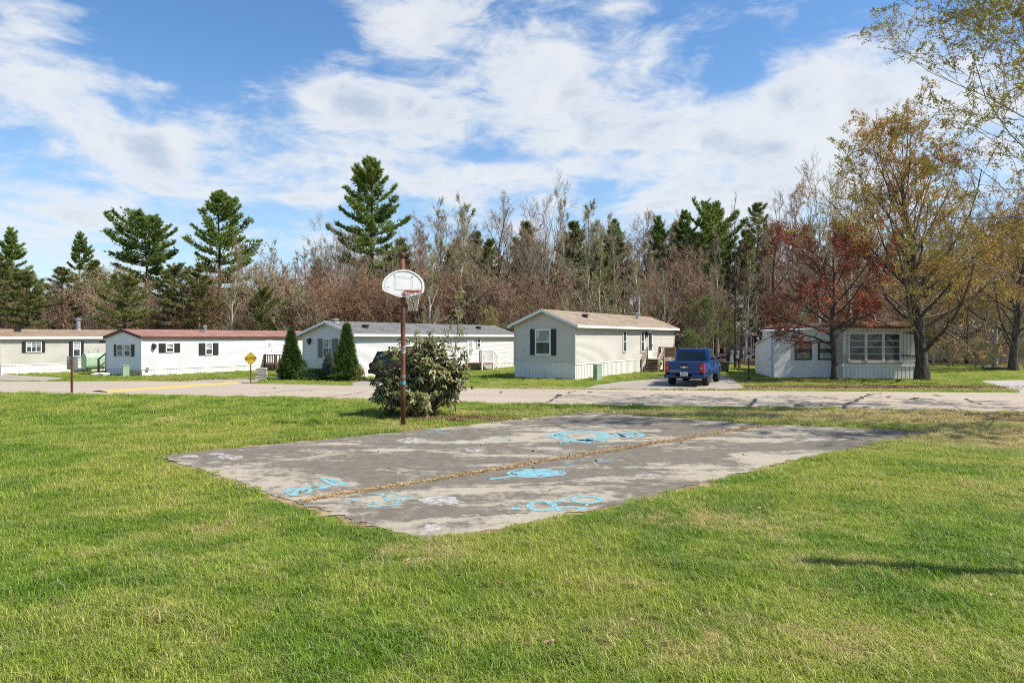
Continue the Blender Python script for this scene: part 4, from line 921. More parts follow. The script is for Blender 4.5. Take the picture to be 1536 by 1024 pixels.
band(ZP(530,HYd), ZP(519,HYd), mk('worn_paint', (.42,.38,.36), (.16,.08,.055), 14, .6, lo=.42, hi=.55), 'worn_patch'); band(ZP(567,HYd), ZP(562,HYd), mk('worn_paint_low', (.36,.32,.30), (.15,.08,.055), 16, .6, lo=.45, hi=.55), 'worn_patch')
# backboard: local x across the board, -y its face, turned a little about the pole
bb = bpy.data.objects.new('backboard', None)
def on_board(o): pass
ca, sa = math.cos(yaw), math.sin(yaw)
k_ = HYd/F
def outline(sw, zoff=0):
    pts = [(-28,33),(-29.5,29),(-29,18.5)]
    for i in range(13):
        a = math.pi*(1-i/12); pts.append((29*math.cos(a)*.985, 18+ (math.sin(a)**.9)*20.5 - 0))
    pts = [(-29,31),(-29.5,26),(-29,20),(-26.5,14.5),(-22,9.5),(-16,5),(-9,1.8),(0,0.2),(9,1.2),(16,4.2),(22,8.6),(26.5,13.8),(29,19.5),(29.5,26),(29,32),(27,34.5),(10,40.2),(5,41.2),(-5,41.2),(-10,40),(-27,33)]
    return [(x*k_*sw/ca*1.0, (20.5+(20.5-y)*sw-20.5)*k_) for x, y in pts]
zc = ZP(425.5, HYd)
Q = lambda x, z, o: ((x-0.02)*ca+o*sa+.045, (x)*sa*1.0-o*ca-.14, zc+z)       # o: out of the face
M_board = mk('white_backboard', (.80,.79,.76), (.73,.72,.69), 3, .45, .4, detail=7)
b = MB(); out = outline(1.0); n = len(out)
b.add([Q(x,z,0) for x, z in out]+[Q(x,z,.05) for x, z in out], [tuple(range(n))]+[(i,(i+1) % n,n+(i+1) % n,n+i) for i in range(n)]); inn = outline(.90)
m0 = len(b.v); b.v += [Q(x,z,.05) for x, z in inn]; b.f += [(n+i, n+(i+1) % n, m0+(i+1) % n, m0+i) for i in range(n)]
m1 = len(b.v); b.v += [Q(x,z,.036) for x, z in inn]; b.f += [(m0+i, m0+(i+1) % n, m1+(i+1) % n, m1+i) for i in range(n)]; b.f.append(tuple(m1+i for i in range(n)))
brd = b.build('backboard', M_board, ht)
def strip_loop(pts, w0, o, closed=True):
    b = MB(); nn = len(pts)
    for i in range(nn if closed else nn-1):
        p, q = pts[i], pts[(i+1) % nn]; dx, dz = q[0]-p[0], q[1]-p[1]; l = math.hypot(dx, dz); nx, nz = -dz/l*w0/2, dx/l*w0/2
        b.add([Q(p[0]+nx,p[1]+nz,o),Q(q[0]+nx,q[1]+nz,o),Q(q[0]-nx,q[1]-nz,o),Q(p[0]-nx,p[1]-nz,o)], [(0,1,2,3)]); o += .0001
    return b
M_line = mk('faded_grey_line', (.36,.34,.31), (.50,.48,.45), 9, .6); M_red = mk('orange_red_steel', (.52,.075,.045), (.40,.06,.04), 6, .5)
strip_loop(outline(.885), .016, .0385).build('border_line', mk('dull_border', (.30,.25,.21), (.5,.46,.42), 7, .6, lo=.4, hi=.6), brd)
def rect(x0, x1, y0, y1): return [(x*k_/ca, (20.5-y)*k_) for x, y in ((x0,y0),(x1,y0),(x1,y1),(x0,y1))]
strip_loop(rect(-13,12.5,11.5,31), .010, .0378).build('target_square', M_line, brd); strip_loop(rect(-10.5,10.5,13.5,30), .007, .0381).build('target_square', M_line, brd)
b = MB()
for x, y in ((-12.5,9.3),(12.3,10.4)): p = Q(x*k_/ca, (20.5-y)*k_, .04); b.lathe([(.014,-.008),(.014,.004)], 8, p, 'y')
b.build('bolt', M_dark, brd)
b = MB(); 
for x0, x1, y in ((-23.5,-19.5,27),(17,24.5,29)):
    for q in range(2): c0 = Q(x0*k_/ca, (20.5-y-q*1.1)*k_, .0385+q*.0003); c1 = Q(x1*k_/ca, (20.5-y-q*1.1+.5)*k_, .0385+q*.0003); b.add([c0,(c1[0],c1[1],c0[2]),c1,(c0[0],c0[1],c1[2])], [(0,1,2,3)])
b.build('faded_lettering', M_line, brd)
b = MB(); b.bar(Q(0,.12,-.12),Q(0,.12,0),.3,.05); b.bar(Q(0,-.15,-.12),Q(0,-.15,0),.3,.05); b.box((-.09,-.1,zc-.22),(.11,.08,zc-.14)); b.box((-.09,-.1,zc+.08),(.11,.08,zc+.16)); b.build('mounting_bracket', M_rust, ht)
# rim and net: centre out in front of the board
zr = ZP(438.6, HYd); rr_ = .215; RC = Vector(Q(.26, zr-zc, .33))
RC = Vector((XP(619.5, HYd-.45)-HX, -.46, zr))
b = MB(); b.tube([RC+Vector((rr_*math.cos(a), rr_*math.sin(a), 0)) for a in np.linspace(0, 2*math.pi, 33)], .0125, 8, False); rim = b.build('rim', M_red, ht, True)
p0 = Vector(Q(.05, zr-zc, .05)); b = MB(); b.bar(p0+Vector((-.0,0,-.03)), RC+Vector((-.1,.18,-.01)), .03, .03); b.bar(p0+Vector((.1*ca,.1*sa,-.03)), RC+Vector((.0,.21,-.01)), .03, .03)
b.hexa([Q(.0,zr-zc-.09,.05),Q(.1,zr-zc-.09,.05),Q(.1,zr-zc-.09,.075),Q(.0,zr-zc-.09,.075)],[Q(.0,zr-zc+.03,.05),Q(.1,zr-zc+.03,.05),Q(.1,zr-zc+.03,.075),Q(.0,zr-zc+.03,.075)]); b.build('rim_bracket', M_red, rim)
b = MB(); K = 12; lev = [(1.0,0),(.86,.10),(.70,.2),(.6,.3),(.54,.40),(.52,.49)]
for k in range(K):
    for sgn in (1, -1):
        pts = []
        for i, (f, dz) in enumerate(lev):
            a = 2*math.pi*(k+sgn*.5*i)/K; wv = .012*math.sin(3*k+i); pts.append(RC+Vector((rr_*f*math.cos(a)+wv, rr_*f*math.sin(a), -dz)))
        b.tube(pts, .0065, 5, False)
b.build('net', mk('net_cord', (.52,.47,.40), (.4,.36,.3), 8, .9), ht)
x0_ = (.0, .0); o = MB(); o.lathe([(.55,.002),(.4,.02),(.1,.05),(.07,.05)], 18); q_ = o.build('dirt_patch', mk('bare_dirt', (.25,.19,.11), (.17,.14,.06), 5, .95, .1, detail=8)); q_.location = (HX+.1, HYd, 0); q_.scale = (1,.6,.6); tag(q_, kind='structure')

# ------------------------------------------------------------------ vehicles
def vmat(name, c, rough=.25, coat=.3, metal=0): return mk(name, c, rough=rough, coat=coat, metal=metal, spec=.5)
def loft(stations, prof, close_ends=True):
    """stations: list of (x, fn(k)->(y,z) list for the +y side bottom to top); mirrored"""
    b = MB(); n = None
    for x, pts in stations:
        ring = [(x, y, z) for y, z in pts] + [(x, -y, z) for y, z in pts[::-1]]; n = len(ring); b.v += ring
    for i in range(len(stations)-1):
        for k in range(n): b.f.append((i*n+k, (i+1)*n+k, (i+1)*n+(k+1) % n, i*n+(k+1) % n))
    if close_ends: b.f.append(tuple(range(n))); b.f.append(tuple((len(stations)-1)*n+k for k in range(n))[::-1])
    return b
M_tyre = mk('tyre_rubber', (.018,.018,.018), (.03,.03,.028), 8, .85, .2); M_under = mk('underbody', (.012,.012,.012), rough=.9, spec=.1)
M_alloy = mk('alloy_wheel', (.55,.55,.56), rough=.3, metal=.8, spec=.5); M_vglass = mk('car_glass', (.012,.016,.017), rough=.04, spec=.7)
M_chrome = mk('bright_metal', (.70,.66,.55), rough=.25, metal=.7, spec=.5); M_tail = mk('tail_light_red', (.36,.012,.02), rough=.15, spec=.6, coat=.6); M_bp = mk('black_plastic', (.02,.02,.021), rough=.6)
def wheel(t, x, y, r, w, sgn):
    b = MB(); b.lathe([(r*.62,-w/2),(r*.93,-w/2),(r,-w/2+.03),(r,w/2-.03),(r*.93,w/2),(r*.62,w/2)], 32, (x,y,r), 'y'); wh = b.build('wheel', M_tyre, t, True)
    b = MB(); yo = y+sgn*(w/2-.045); b.lathe([(r*.63,-.0),(r*.66,sgn*.04),(r*.6,sgn*.045),(r*.55,sgn*.01),(r*.54,-.02*sgn)], 28, (x,yo,r), 'y')
    for k in range(6):
        a = k*math.pi/3; d = Vector((math.cos(a),0,math.sin(a))); p = Vector((x,yo+sgn*.02,r)); b.bar(p+d*.03, p+d*r*.58, .045, .06)
    b.lathe([(r*.2,-.01),(r*.2,sgn*.04),(0.001,sgn*.05)], 12, (x,yo,r), 'y'); b.build('rim', M_alloy, wh)
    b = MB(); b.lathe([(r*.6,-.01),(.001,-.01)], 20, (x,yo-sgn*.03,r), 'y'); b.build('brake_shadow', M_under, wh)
def vehicle(name, label, cat_, loc, rz, paint, Lr, Lf, wb, tr, hw, sill, belt, roof, cab, r, bed=None, hood=None):
    """x=0 rear axle, Lr rear overhang, Lf front overhang; cab=(base rear, base front, top rear, top front)"""
    t = thing(name, label, cat_, (loc[0], loc[1], 0), rz)
    ra = r*1.2; xs = sorted(set([round(v, 3) for v in list(np.linspace(-Lr, wb+Lf, 30)) + [a+ra*math.cos(R(q)) for a in (0, wb) for q in range(0, 181, 15)]]))
    st = []
    for x in xs:
        zb = sill
        for a in (0, wb):
            if abs(x-a) < ra: zb = max(zb, r*.95+math.sqrt(max(0, ra*ra-(x-a)**2))*.98)
        zt = belt
        f = (x-(cab[1]-.1))/(wb+Lf-(cab[1]-.1))
        if f > 0: zt = belt-(.03+.14*f**2.5)
        e = 1.0; 
        if x > wb+Lf-.5: e = 1-.16*((x-(wb+Lf-.5))/.5)**2
        if x < -Lr+.15: e = 1-.03*((-Lr+.15-x)/.15)
        if x < -Lr+.05: zb = max(zb, sill+.2)
        zs = [zb + (zt-.04-zb)*q for q in (0,.3,.6,.85,1)]
        fl = [.965,1.0,.995,.975,.95]
        if any(abs(x-a) < ra*1.25 for a in (0, wb)): fl = [1.015,1.02,1.01,.98,.95]
        st.append((x, [(hw*e*k, z) for k, z in zip(fl, zs)] + [(hw*e*.90, zt), (hw*e*.45, zt+(.012 if f > 0 else 0))]))
    body = loft(st, None)
    if bed:      # deck stays closed: a black sheet stands for the open bed's shade
        pass
    bo = body.build('body', paint, t, True); m = bo.modifiers.new('Edge', 'EDGE_SPLIT'); m.split_angle = R(32)
    u = MB(); u.box((-Lr+.1,-hw*.8,sill-.06),(wb+Lf-.15,hw*.8,sill+.3)); u.box((-ra,-hw*.86,sill),(ra,hw*.86,belt-.2)); u.box((wb-ra,-hw*.86,sill),(wb+ra,hw*.86,belt-.2)); u.build('underbody', M_under, t)
    # cab
    b0, b1, t0, t1 = cab; wb_, wt = hw*.94, hw*.80; g = MB(); N_ = 6
    rings = []
    for z, f in ((belt-.02,0),(belt+.02,.03),(belt+(roof-belt)*.5,.5),(roof-.09,.88),(roof-.03,.97),(roof,1.03)):
        xa, xb = b0+(t0-b0)*f, b1+(t1-b1)*f; y = wb_+(wt-wb_)*f
        if f > 1: xa, xb, y = xa+.14, xb-.2, y-.14
        c = min(.1, y*.2); rings.append([(xa,-y+c,z),(xa+c*.5,-y,z),(xb-c*1.4,-y,z),(xb,-y+c*2.2,z),(xb,y-c*2.2,z),(xb-c*1.4,y,z),(xa+c*.5,y,z),(xa,y-c,z)])
    for rg in rings: g.v += rg
    for i in range(len(rings)-1):
        for k in range(8): g.f.append((i*8+k, i*8+(k+1) % 8, (i+1)*8+(k+1) % 8, (i+1)*8+k))
    g.f.append(tuple((len(rings)-1)*8+k for k in range(8)))
    cb = g.build('cab', paint, t, True); m = cb.modifiers.new('Edge', 'EDGE_SPLIT'); m.split_angle = R(30)
    def cp(f, side, u):       # point on the cab surface; side r/f/l/R, u in 0..1
        z = belt+(roof-.06-belt)*f; ff = f*.92; xa, xb = b0+(t0-b0)*ff, b1+(t1-b1)*ff; y = wb_+(wt-wb_)*ff
        if side == 'r': return (xa-.012, -y+.1+(2*y-.2)*u, z)
        if side == 'f': return (xb+.012, -(y-.2)+(2*y-.4)*u, z)
        s_ = 1 if side == 'l' else -1; return (xa+.06+(xb-.16-xa)*u, s_*(y+.008), z)
    def pane(side, u0, u1, f0=.12, f1=.9, sk0=0, sk1=0, nm='window'):
        q = MB(); q.add([cp(f0,side,u0),cp(f0,side,u1),cp(f1,side,u1+sk1),cp(f1,side,u0+sk0)], [(0,1,2,3)]); return q.build(nm, M_vglass, cb)
    pane('r', .04, .96, .12, .88, .03, -.03, 'rear_window'); pane('f', .02, .98, .06, .93, .02, -.02, 'windshield')
    for sd in ('l', 'R'):
        pane(sd, .04, .40, sk0=.03); pane(sd, .44, .96, sk1=-.06)
    for y, s_ in ((tr/2, 1), (-tr/2, -1)):
        wheel(t, 0, y, r, .26, s_); wheel(t, wb, y, r, .26, s_)
    return t, cb, bo
bx, by = GP(1058.5, 578.3); head = math.atan2(.905, .425)
M_blue = vmat('blue_paint', (.002,.040,.165), .3); M_blued = vmat('blue_bumper', (.003,.026,.09), .35)
hx, hy = math.cos(head), math.sin(head); tr = 1.58; cxr, cyr = bx + (-hy)*tr/2*1.0, by + hx*tr/2      # rear axle centre (left of the right wheel)
tk, cb, bo = vehicle('pickup_truck', 'bright blue pickup truck seen from behind in the beige home\'s drive', 'pickup truck', (cxr, cyr), head, M_blue, 1.12, .92, 3.28, tr, .93, .47, 1.10, 1.76, (.86,3.05,1.02,2.4), .38, bed=True)
# black sheet on the deck paints the shade of an open box, tailgate, lights, bumper
b = MB(); b.box((-1.04,-.76,1.122),(.78,.76,1.13)); b.build('bed_shade_sheet', M_bp, tk)
b = MB()
for y in (-.80,.80): b.box((-1.1,y-.07,1.12),(.84,y+.07,1.165))
b.box((-1.13,-.87,1.12),(-1.05,.87,1.17)); b.build('bed_rail', M_blue, tk, bevel=.015)
b = MB(); b.box((-1.155,-.70,.60),(-1.11,.70,1.165)); b.box((-1.175,-.66,1.08),(-1.15,.66,1.155)); tg = b.build('tailgate', M_blue, tk, bevel=.015)
b = MB(); b.box((-1.165,-.60,.78),(-1.152,.60,.80)); b.box((-1.165,-.60,.93),(-1.152,.60,.945)); b.build('crease', M_blued, tg)
b = MB(); b.box((-1.185,-.13,.955),(-1.155,.13,1.075)); b.build('handle', M_bp, tg, bevel=.01)
b = MB(); q = [(-.16,-.022),(-.05,-.022),(-.06,-.05),(.05,-.05),(.06,-.022),(.16,-.022),(.16,.022),(.05,.022),(.06,.05),(-.05,.05),(-.06,.022),(-.16,.022)]
b.prism([(-1.192, -y, .915+z) for y, z in q], (.03,0,0)); b.build('emblem', M_chrome, tg)
tm = text_mesh('COLORADO', .085, .004, 1.1); tm.materials.append(M_chrome); o = link('lettering', tm, tg); o.rotation_euler = (R(90),0,R(-90)); o.location = (-1.163, .42, .735)
tm = text_mesh('Z71', .07, .004, 1.1); tm.materials.append(M_chrome); o = link('lettering', tm, tg); o.rotation_euler = (R(90),0,R(-90)); o.location = (-1.163, .56, .635)
for s_ in (-1, 1):
    b = MB(); b.hexa([(-1.16,s_*.71,.66),(-1.13,s_*.91,.66),(-.95,s_*.93,.68),(-1.05,s_*.71,.66)], [(-1.16,s_*.71,1.11),(-1.13,s_*.90,1.10),(-.98,s_*.905,1.09),(-1.05,s_*.71,1.11)]); tl = b.build('tail_light', M_tail, tk, bevel=.012)
    b = MB(); b.box((-1.172,min(s_*.74,s_*.86),.83),(-1.15,max(s_*.74,s_*.86),.92)); b.build('reverse_lamp', mk('lamp_lens', (.55,.2,.2), rough=.2) if 'lamp_lens' not in bpy.data.materials else bpy.data.materials['lamp_lens'], tl)
    b = MB(); b.box((-1.27,min(s_*.36,s_*.93),.42),(-1.02,max(s_*.36,s_*.93),.58)); b.build('bumper', M_blued, tk, bevel=.03)
    m = MB(); m.hexa([(2.62,s_*.90,1.16),(2.72,s_*.90,1.16),(2.72,s_*1.10,1.2),(2.6,s_*1.10,1.2)], [(2.64,s_*.92,1.30),(2.74,s_*.92,1.30),(2.74,s_*1.12,1.4),(2.6,s_*1.12,1.4)]); m.build('mirror', M_blue if s_ < 0 else M_blue, tk, bevel=.03)
    h = MB(); h.box((1.85,min(s_*.93,s_*.955),.98),(2.05,max(s_*.93,s_*.955),1.02)); h.build('door_handle', M_blued, tk)
    for xd in (1.02, 1.62, 2.78): h = MB(); h.box((xd-.008,min(s_*.905,s_*.931),.55),(xd+.008,max(s_*.905,s_*.931),1.1)); h.build('door_gap', M_bp, tk)
    h = MB(); h.hexa([(4.1,s_*.55,.78),(4.22,s_*.55,.78),(4.15,s_*.82,.8),(3.95,s_*.85,.8)], [(4.1,s_*.55,.95),(4.2,s_*.55,.95),(4.12,s_*.82,.97),(3.95,s_*.84,.97)]); h.build('headlight', M_alloy, tk)
b = MB(); b.box((-1.24,-.36,.42),(-1.02,.36,.50)); b.box((-1.22,-.4,.40),(-1.05,.4,.44)); b.build('bumper_step', M_bp, tk)
b = MB(); b.box((-1.23,-.155,.515),(-1.215,.155,.665)); b.box((-1.215,-.18,.5),(-1.1,.18,.69)); pl = b.build('licence_plate', mk('plate_white', (.62,.64,.62), (.55,.58,.57), 9, .5), tk)
b = MB()
for k in range(6): b.box((-1.2345,-.115+k*.042,.56),(-1.2305,-.095+k*.042,.615))
b.build('plate_marks', mk('plate_ink', (.08,.12,.10)), pl)
b = MB(); b.box((1.06,-.16,1.765),(1.1,.16,1.805)); b.build('brake_light', M_tail, cb)
b = MB(); b.tube([(-1.1,-.4,.36),(-.6,-.4,.36)], .035, 8); b.build('exhaust_pipe', M_metal, tk); b = MB(); b.lathe([(.0,-.12),(.12,-.08),(.12,.08),(0,.12)], 10, (0,0,.38), 'x'); b.tube([(0,-.7,.38),(0,.7,.38)], .05, 8); b.build('rear_axle', M_under, tk)
# dark SUV behind the bush
sx_, sy_ = XP(592, 36.4), 36.4
sv, scb, sbo = vehicle('parked_suv', 'dark parked car mostly hidden behind the left side of the leafy bush', 'car', (sx_-.1, sy_), math.atan2(.854,.52), vmat('charcoal_paint', (.018,.018,.02)), .85, .85, 2.7, 1.58, .92, .42, .98, 1.58, (-.72,2.4,-.45,1.7), .37)
for s_ in (-1, 1):
    b = MB(); b.box((-.885,min(s_*.74,s_*.9),.72),(-.8,max(s_*.74,s_*.9),.92)); b.build('tail_light', mk('dull_tail_light', (.07,.01,.012), rough=.3) if 'dull_tail_light' not in bpy.data.materials else bpy.data.materials['dull_tail_light'], sv, bevel=.02)
b = MB(); b.box((-.97,-.88,.4),(-.78,.88,.62)); b.build('bumper', M_bp, sv, bevel=.04)
# ------------------------------------------------------------------ trees
def tubes_mesh(name, br, mat, sides, extra=None):
    """br: list of (pts (n,3) array, radii array)"""
    V = []; Fq = []; o = 0
    for P, r in br:
        n = len(P); s = sides(r[0]); d = norm(P[-1]-P[0]); a = np.cross(d, (0,0,1.0)); 
        if np.linalg.norm(a) < .1: a = np.cross(d, (0,1.0,0))
        a = norm(a); b = np.cross(d, a); t = np.arange(s)*2*np.pi/s
        ring = np.cos(t)[:, None]*a + np.sin(t)[:, None]*b
        V.append((P[:, None, :] + ring[None]*np.asarray(r)[:, None, None]).reshape(-1, 3))
        i = np.arange(n-1)[:, None]*s; k = np.arange(s)[None]; k2 = (k+1) % s
        Fq.append((np.stack([i+k, i+k2, i+s+k2, i+s+k], -1).reshape(-1, 4)) + o); o += n*s
    V = np.concatenate(V); Fq = np.concatenate(Fq)
    if extra is None: return np_mesh(name, V, [Fq], mat, smooth=True)
    return V, Fq
def grow(seed, H, r0, n=(14,7,6,3), fork=.25, ang=(35,70), ln=.42, sub=.5, up=.12, wig=.12, prof='oval', trunk_to=.97, tw=.009, lean=(0,0), sub_ang=(28,60), lr=.5):
    rng = np.random.default_rng(seed); lv = [[], [], [], [], []]
    m = 12; t = np.linspace(0, 1, m); w = np.cumsum(rng.normal(0, .012*H, (m, 2)), 0); w -= w[0]
    TP = np.column_stack([w[:,0]*t + lean[0]*t**1.5*H, w[:,1]*t + lean[1]*t**1.5*H, t*H*trunk_to]); TR = r0*(1-t)**.8+.012; TR[0] *= 1.35; TR[1] *= 1.02
    lv[0].append((TP, TR))
    def seg(p, d, L, r, lvl):
        k = (6,5,4,3)[min(lvl-1, 3)]; P = [p]; d = d.copy()
        for i in range(k):
            d = norm(d + rng.normal(0, wig, 3) + np.array([0,0,up])); P.append(P[-1]+d*L/k)
        P = np.array(P); rad = np.maximum(r*np.linspace(1, .3, k+1), tw); lv[min(lvl, 4)].append((P, rad))
        if lvl >= len(n): return
        nc = max(1, int(n[lvl]*rng.uniform(.7, 1.25)))
        for c in range(nc):
            f = rng.uniform(.22, 1.0); i = min(k-1, int(f*k)); q = P[i]+(P[i+1]-P[i])*(f*k-i); dd = norm(P[i+1]-P[i])
            ax = norm(np.cross(dd, rng.normal(size=3))); th = R(rng.uniform(*sub_ang)); nd = norm(dd*math.cos(th)+ax*math.sin(th))
            seg(q, nd, L*sub*(1.15-.55*f)*rng.uniform(.7,1.2), max(tw, rad[i]*.55), lvl+1)
    az = rng.uniform(0, 6.28)
    for i in range(n[0]):
        f = fork + (0.96-fork)*((i+rng.uniform(-.3,.3))/n[0]); f = min(max(f, fork*.8), .98); az += 2.4+rng.normal(0, .35)
        j = min(m-2, int(f*(m-1))); p = TP[j]+(TP[j+1]-TP[j])*(f*(m-1)-j); q = (f-fork)/(1-fork)
        e = R(90-(ang[1]+(ang[0]-ang[1])*q)*rng.uniform(.8,1.15))
        L = H*ln*{'oval': (.55+.9*math.sin(math.pi*min(1, q*.85+.18)))*.72, 'vase': (1.05-.55*q), 'slim': .5*(1.1-.6*q), 'cone': (1.15-.95*q)}[prof]*rng.uniform(.75,1.2)
        seg(p, np.array([math.cos(az)*math.cos(e), math.sin(az)*math.cos(e), math.sin(e)]), L, max(tw*2, TR[j]*lr), 1)
    return rng, lv
def decid(name, seed, H, r0, bk, tw_mat, leaf=None, nleaf=0, lsize=(.05,.03), droop=0, spread=.06, thick=1.0, lfilter=None, **kw):
    rng, lv = grow(seed, H, r0, **kw); sides = lambda r: 10 if r > .12 else 6 if r > .05 else 4 if r > .02 else 3
    lim = [b for b in lv[1]]
    me_t = tubes_mesh(name+'_trunk', lv[0]+lim, bk, sides)
    V, Fq = tubes_mesh('', lv[2]+lv[3]+lv[4], None, sides, True); parts = [(V, Fq, np.full(len(V), -1.0))]
    me_c = np_mesh(name+'_crown', V, [Fq], tw_mat)
    me_l = None
    if leaf:
        tips = lv[-1] + lv[3] if lv[4] else lv[3]+lv[2]
        P0 = np.array([b[0][0] for b in tips]); P1 = np.array([b[0][-1] for b in tips])
        if lfilter is not None: k = lfilter(P1); P0, P1 = P0[k], P1[k]
        i = rng.integers(0, len(P0), nleaf); f = rng.random(nleaf)[:, None]**.7; P = P0[i]+(P1[i]-P0[i])*f + rng.normal(0, spread, (nleaf, 3))
        D = rand_dirs(rng, nleaf); D[:, 2] = D[:, 2]*.7 - droop
        V, Fq, rn = leaf_quads(rng, P, D, rng.uniform(.6,1.3,nleaf)*lsize[0], rng.uniform(.7,1.2,nleaf)*lsize[1], .2); me_l = np_mesh(name+'_leaves', V, [Fq], leaf, rn)
    zz = np.empty(len(me_c.vertices)*3, np.float32); me_c.vertices.foreach_get('co', zz)
    return dict(trunk=me_t, crown=me_c, leaves=me_l, H=float(zz[2::3].max()))
def pine(name, seed, H, r0, bk, fol, base=.3, maxw=.24, gap=.3, whorl=.055, dense=1.0, topw=.08, upturn=.25, L=.40, W=.075, peak=.35, k=7, dead=True):
    rng = np.random.default_rng(seed); t = np.linspace(0, 1, 10); w = np.cumsum(rng.normal(0, .006*H, (10, 2)), 0)-0
    w -= w[0]; TP = np.column_stack([w, t*H]); TR = r0*(1-t)**.85+.015; tb = [(TP, TR)]; TPos = []; TDir = []; z = base
    sidebias = rng.uniform(0, 6.28)
    if dead:
        for q in range(14):
            zz = rng.uniform(.12, base+.05)*H; a = rng.random()*6.28; l = rng.uniform(.5, 2.2); j = min(8, int(zz/H*9)); p = TP[j]+(TP[j+1]-TP[j])*(zz/H*9-j)
            tb.append((np.array([p, p+np.array([math.cos(a)*l, math.sin(a)*l, rng.uniform(-.2,.3)])]), np.array([.035,.01])))
    while z < .985:
        q = (z-base)/(1-base); nb = rng.integers(4, 7) if q < .9 else 4; a0 = rng.random()*6.28
        width = H*maxw*(min(1, (q/peak)**.6 if peak > 0 else 1) if q < peak else 1)*((1-q)/(1-peak) if q > peak else 1)**.75
        width = max(width, H*topw*(1-q)+.35)
        for b in range(nb):
            if rng.random() < gap*(1-q*.6): continue
            a = a0+b*6.283/nb+rng.normal(0, .25); l = width*rng.uniform(.6, 1.18)*(1+.18*math.cos(a-sidebias)); el_ = .12+q*.75+rng.normal(0, .08)
            j = min(8, int(z*9)); p = TP[j]+(TP[j+1]-TP[j])*(z*9-j); n = 6; P = [p]
            for s in range(n):
                e = el_ - .25 + upturn*2*(s/n); P.append(P[-1]+np.array([math.cos(a)*math.cos(e), math.sin(a)*math.cos(e), math.sin(e)])*l/n)
            P = np.array(P); tb.append((P, np.linspace(.02+.012*l, .008, n+1)))
            m = int((8+l*9)*dense); f = rng.uniform(.3 if l > 1.2 else .05, 1.05, m); i = np.minimum(n-1, (f*n).astype(int)); base_p = P[i]+(P[np.minimum(i+1, n)]-P[i])*(f*n-i)[:, None]
            side = np.array([-math.sin(a), math.cos(a), 0]); off = rng.normal(0, 1, m)*l*.16*(1.15-.6*f)
            TPos.append(base_p+side*off[:, None]+np.array([0,0,1])*(rng.normal(.02, .07, m)+np.abs(off)*.12)[:, None]); dd = np.array([math.cos(a)*.7, math.sin(a)*.7, .55])
            TDir.append(norm(dd+side*np.sign(off)[:, None]*.5+rng.normal(0, .3, (m, 3))))
        z += whorl*rng.uniform(.7, 1.3)*(1-.35*q)
    P = np.concatenate(TPos); Dd = np.concatenate(TDir); V, Fq, rn = needle_tris(rng, P, Dd, k, L, W, .42)
    return dict(trunk=tubes_mesh(name+'_trunk', tb, bk, lambda r: 10 if r > .1 else 4), crown=np_mesh(name+'_crown', V, [Fq], fol, rn), leaves=None, H=H)
def plant_tree(pr, name, label, x, y, h, rz, group=None, cat_='tree', sx=1.0):
    s = h/pr['H']; t = thing(name, label, cat_, (x, y, 0), rz, group); t.scale = (s*sx, s*sx, s)
    link('trunk', pr['trunk'], t); c = link('crown', pr['crown'], t)
    if pr['leaves']: link('leaves', pr['leaves'], c)
    return t

B_grey = bark('grey_bark', (.24,.20,.16), (.42,.36,.30)); B_dark = bark('dark_bark', (.045,.036,.03), (.10,.082,.068)); B_pale = bark('pale_bark', (.36,.31,.26), (.52,.47,.40), 2); B_brown = bark('brown_bark', (.19,.14,.105), (.33,.26,.20))
T_grey = bark('grey_twig', (.25,.18,.125), (.375,.29,.21)); T_red = bark('reddish_twig', (.29,.185,.13), (.41,.295,.21)); T_pale = bark('pale_twig', (.33,.27,.20), (.45,.38,.29)); T_brown = bark('brown_twig', (.24,.175,.12), (.36,.275,.20))
T_rust = bark('rusty_twig', (.24,.145,.09), (.35,.23,.15)); L_rust = foliage('rusty_buds', (.23,.115,.065), (.37,.205,.12), trans=.2); L_bud = foliage('red_buds', (.27,.155,.10), (.42,.28,.185), trans=.2); L_yg = foliage('yellow_green_buds', (.20,.19,.06), (.34,.32,.10), trans=.3); L_tanb = foliage('tan_buds', (.30,.29,.13), (.43,.41,.20), trans=.2)
L_maple = foliage('maroon_leaf', (.25,.06,.04), (.46,.145,.085), (.62,.20,.07), trans=.3, w3=.18)
L_gold = foliage('golden_leaf', (.38,.235,.04), (.54,.34,.065), (.60,.29,.045), trans=.25, w3=.25, nscale=.35); L_cat = foliage('catkin_leaf', (.30,.26,.035), (.46,.39,.07), (.36,.23,.05), trans=.15, w3=.3)
L_pine = foliage('pine_needle', (.075,.135,.028), (.30,.38,.085), trans=.35, nscale=.7, rough=.5); L_pine2 = foliage('olive_pine_needle', (.11,.145,.04), (.29,.31,.095), (.34,.23,.11), trans=.3, nscale=.5, w3=.12)
L_green = foliage('fresh_green_leaf', (.075,.115,.022), (.19,.25,.05), trans=.35); L_arb = foliage('arborvitae_leaf', (.028,.066,.014), (.12,.20,.04), trans=.2, nscale=2.5); L_spruce = foliage('blue_spruce_needle', (.07,.10,.075), (.27,.32,.26), trans=.1, nscale=3)
L_rhodo = foliage('rhododendron_leaf', (.04,.06,.015), (.18,.195,.05), (.31,.235,.11), trans=.12, nscale=2.6, rough=.45, spec=.4, w3=.25)

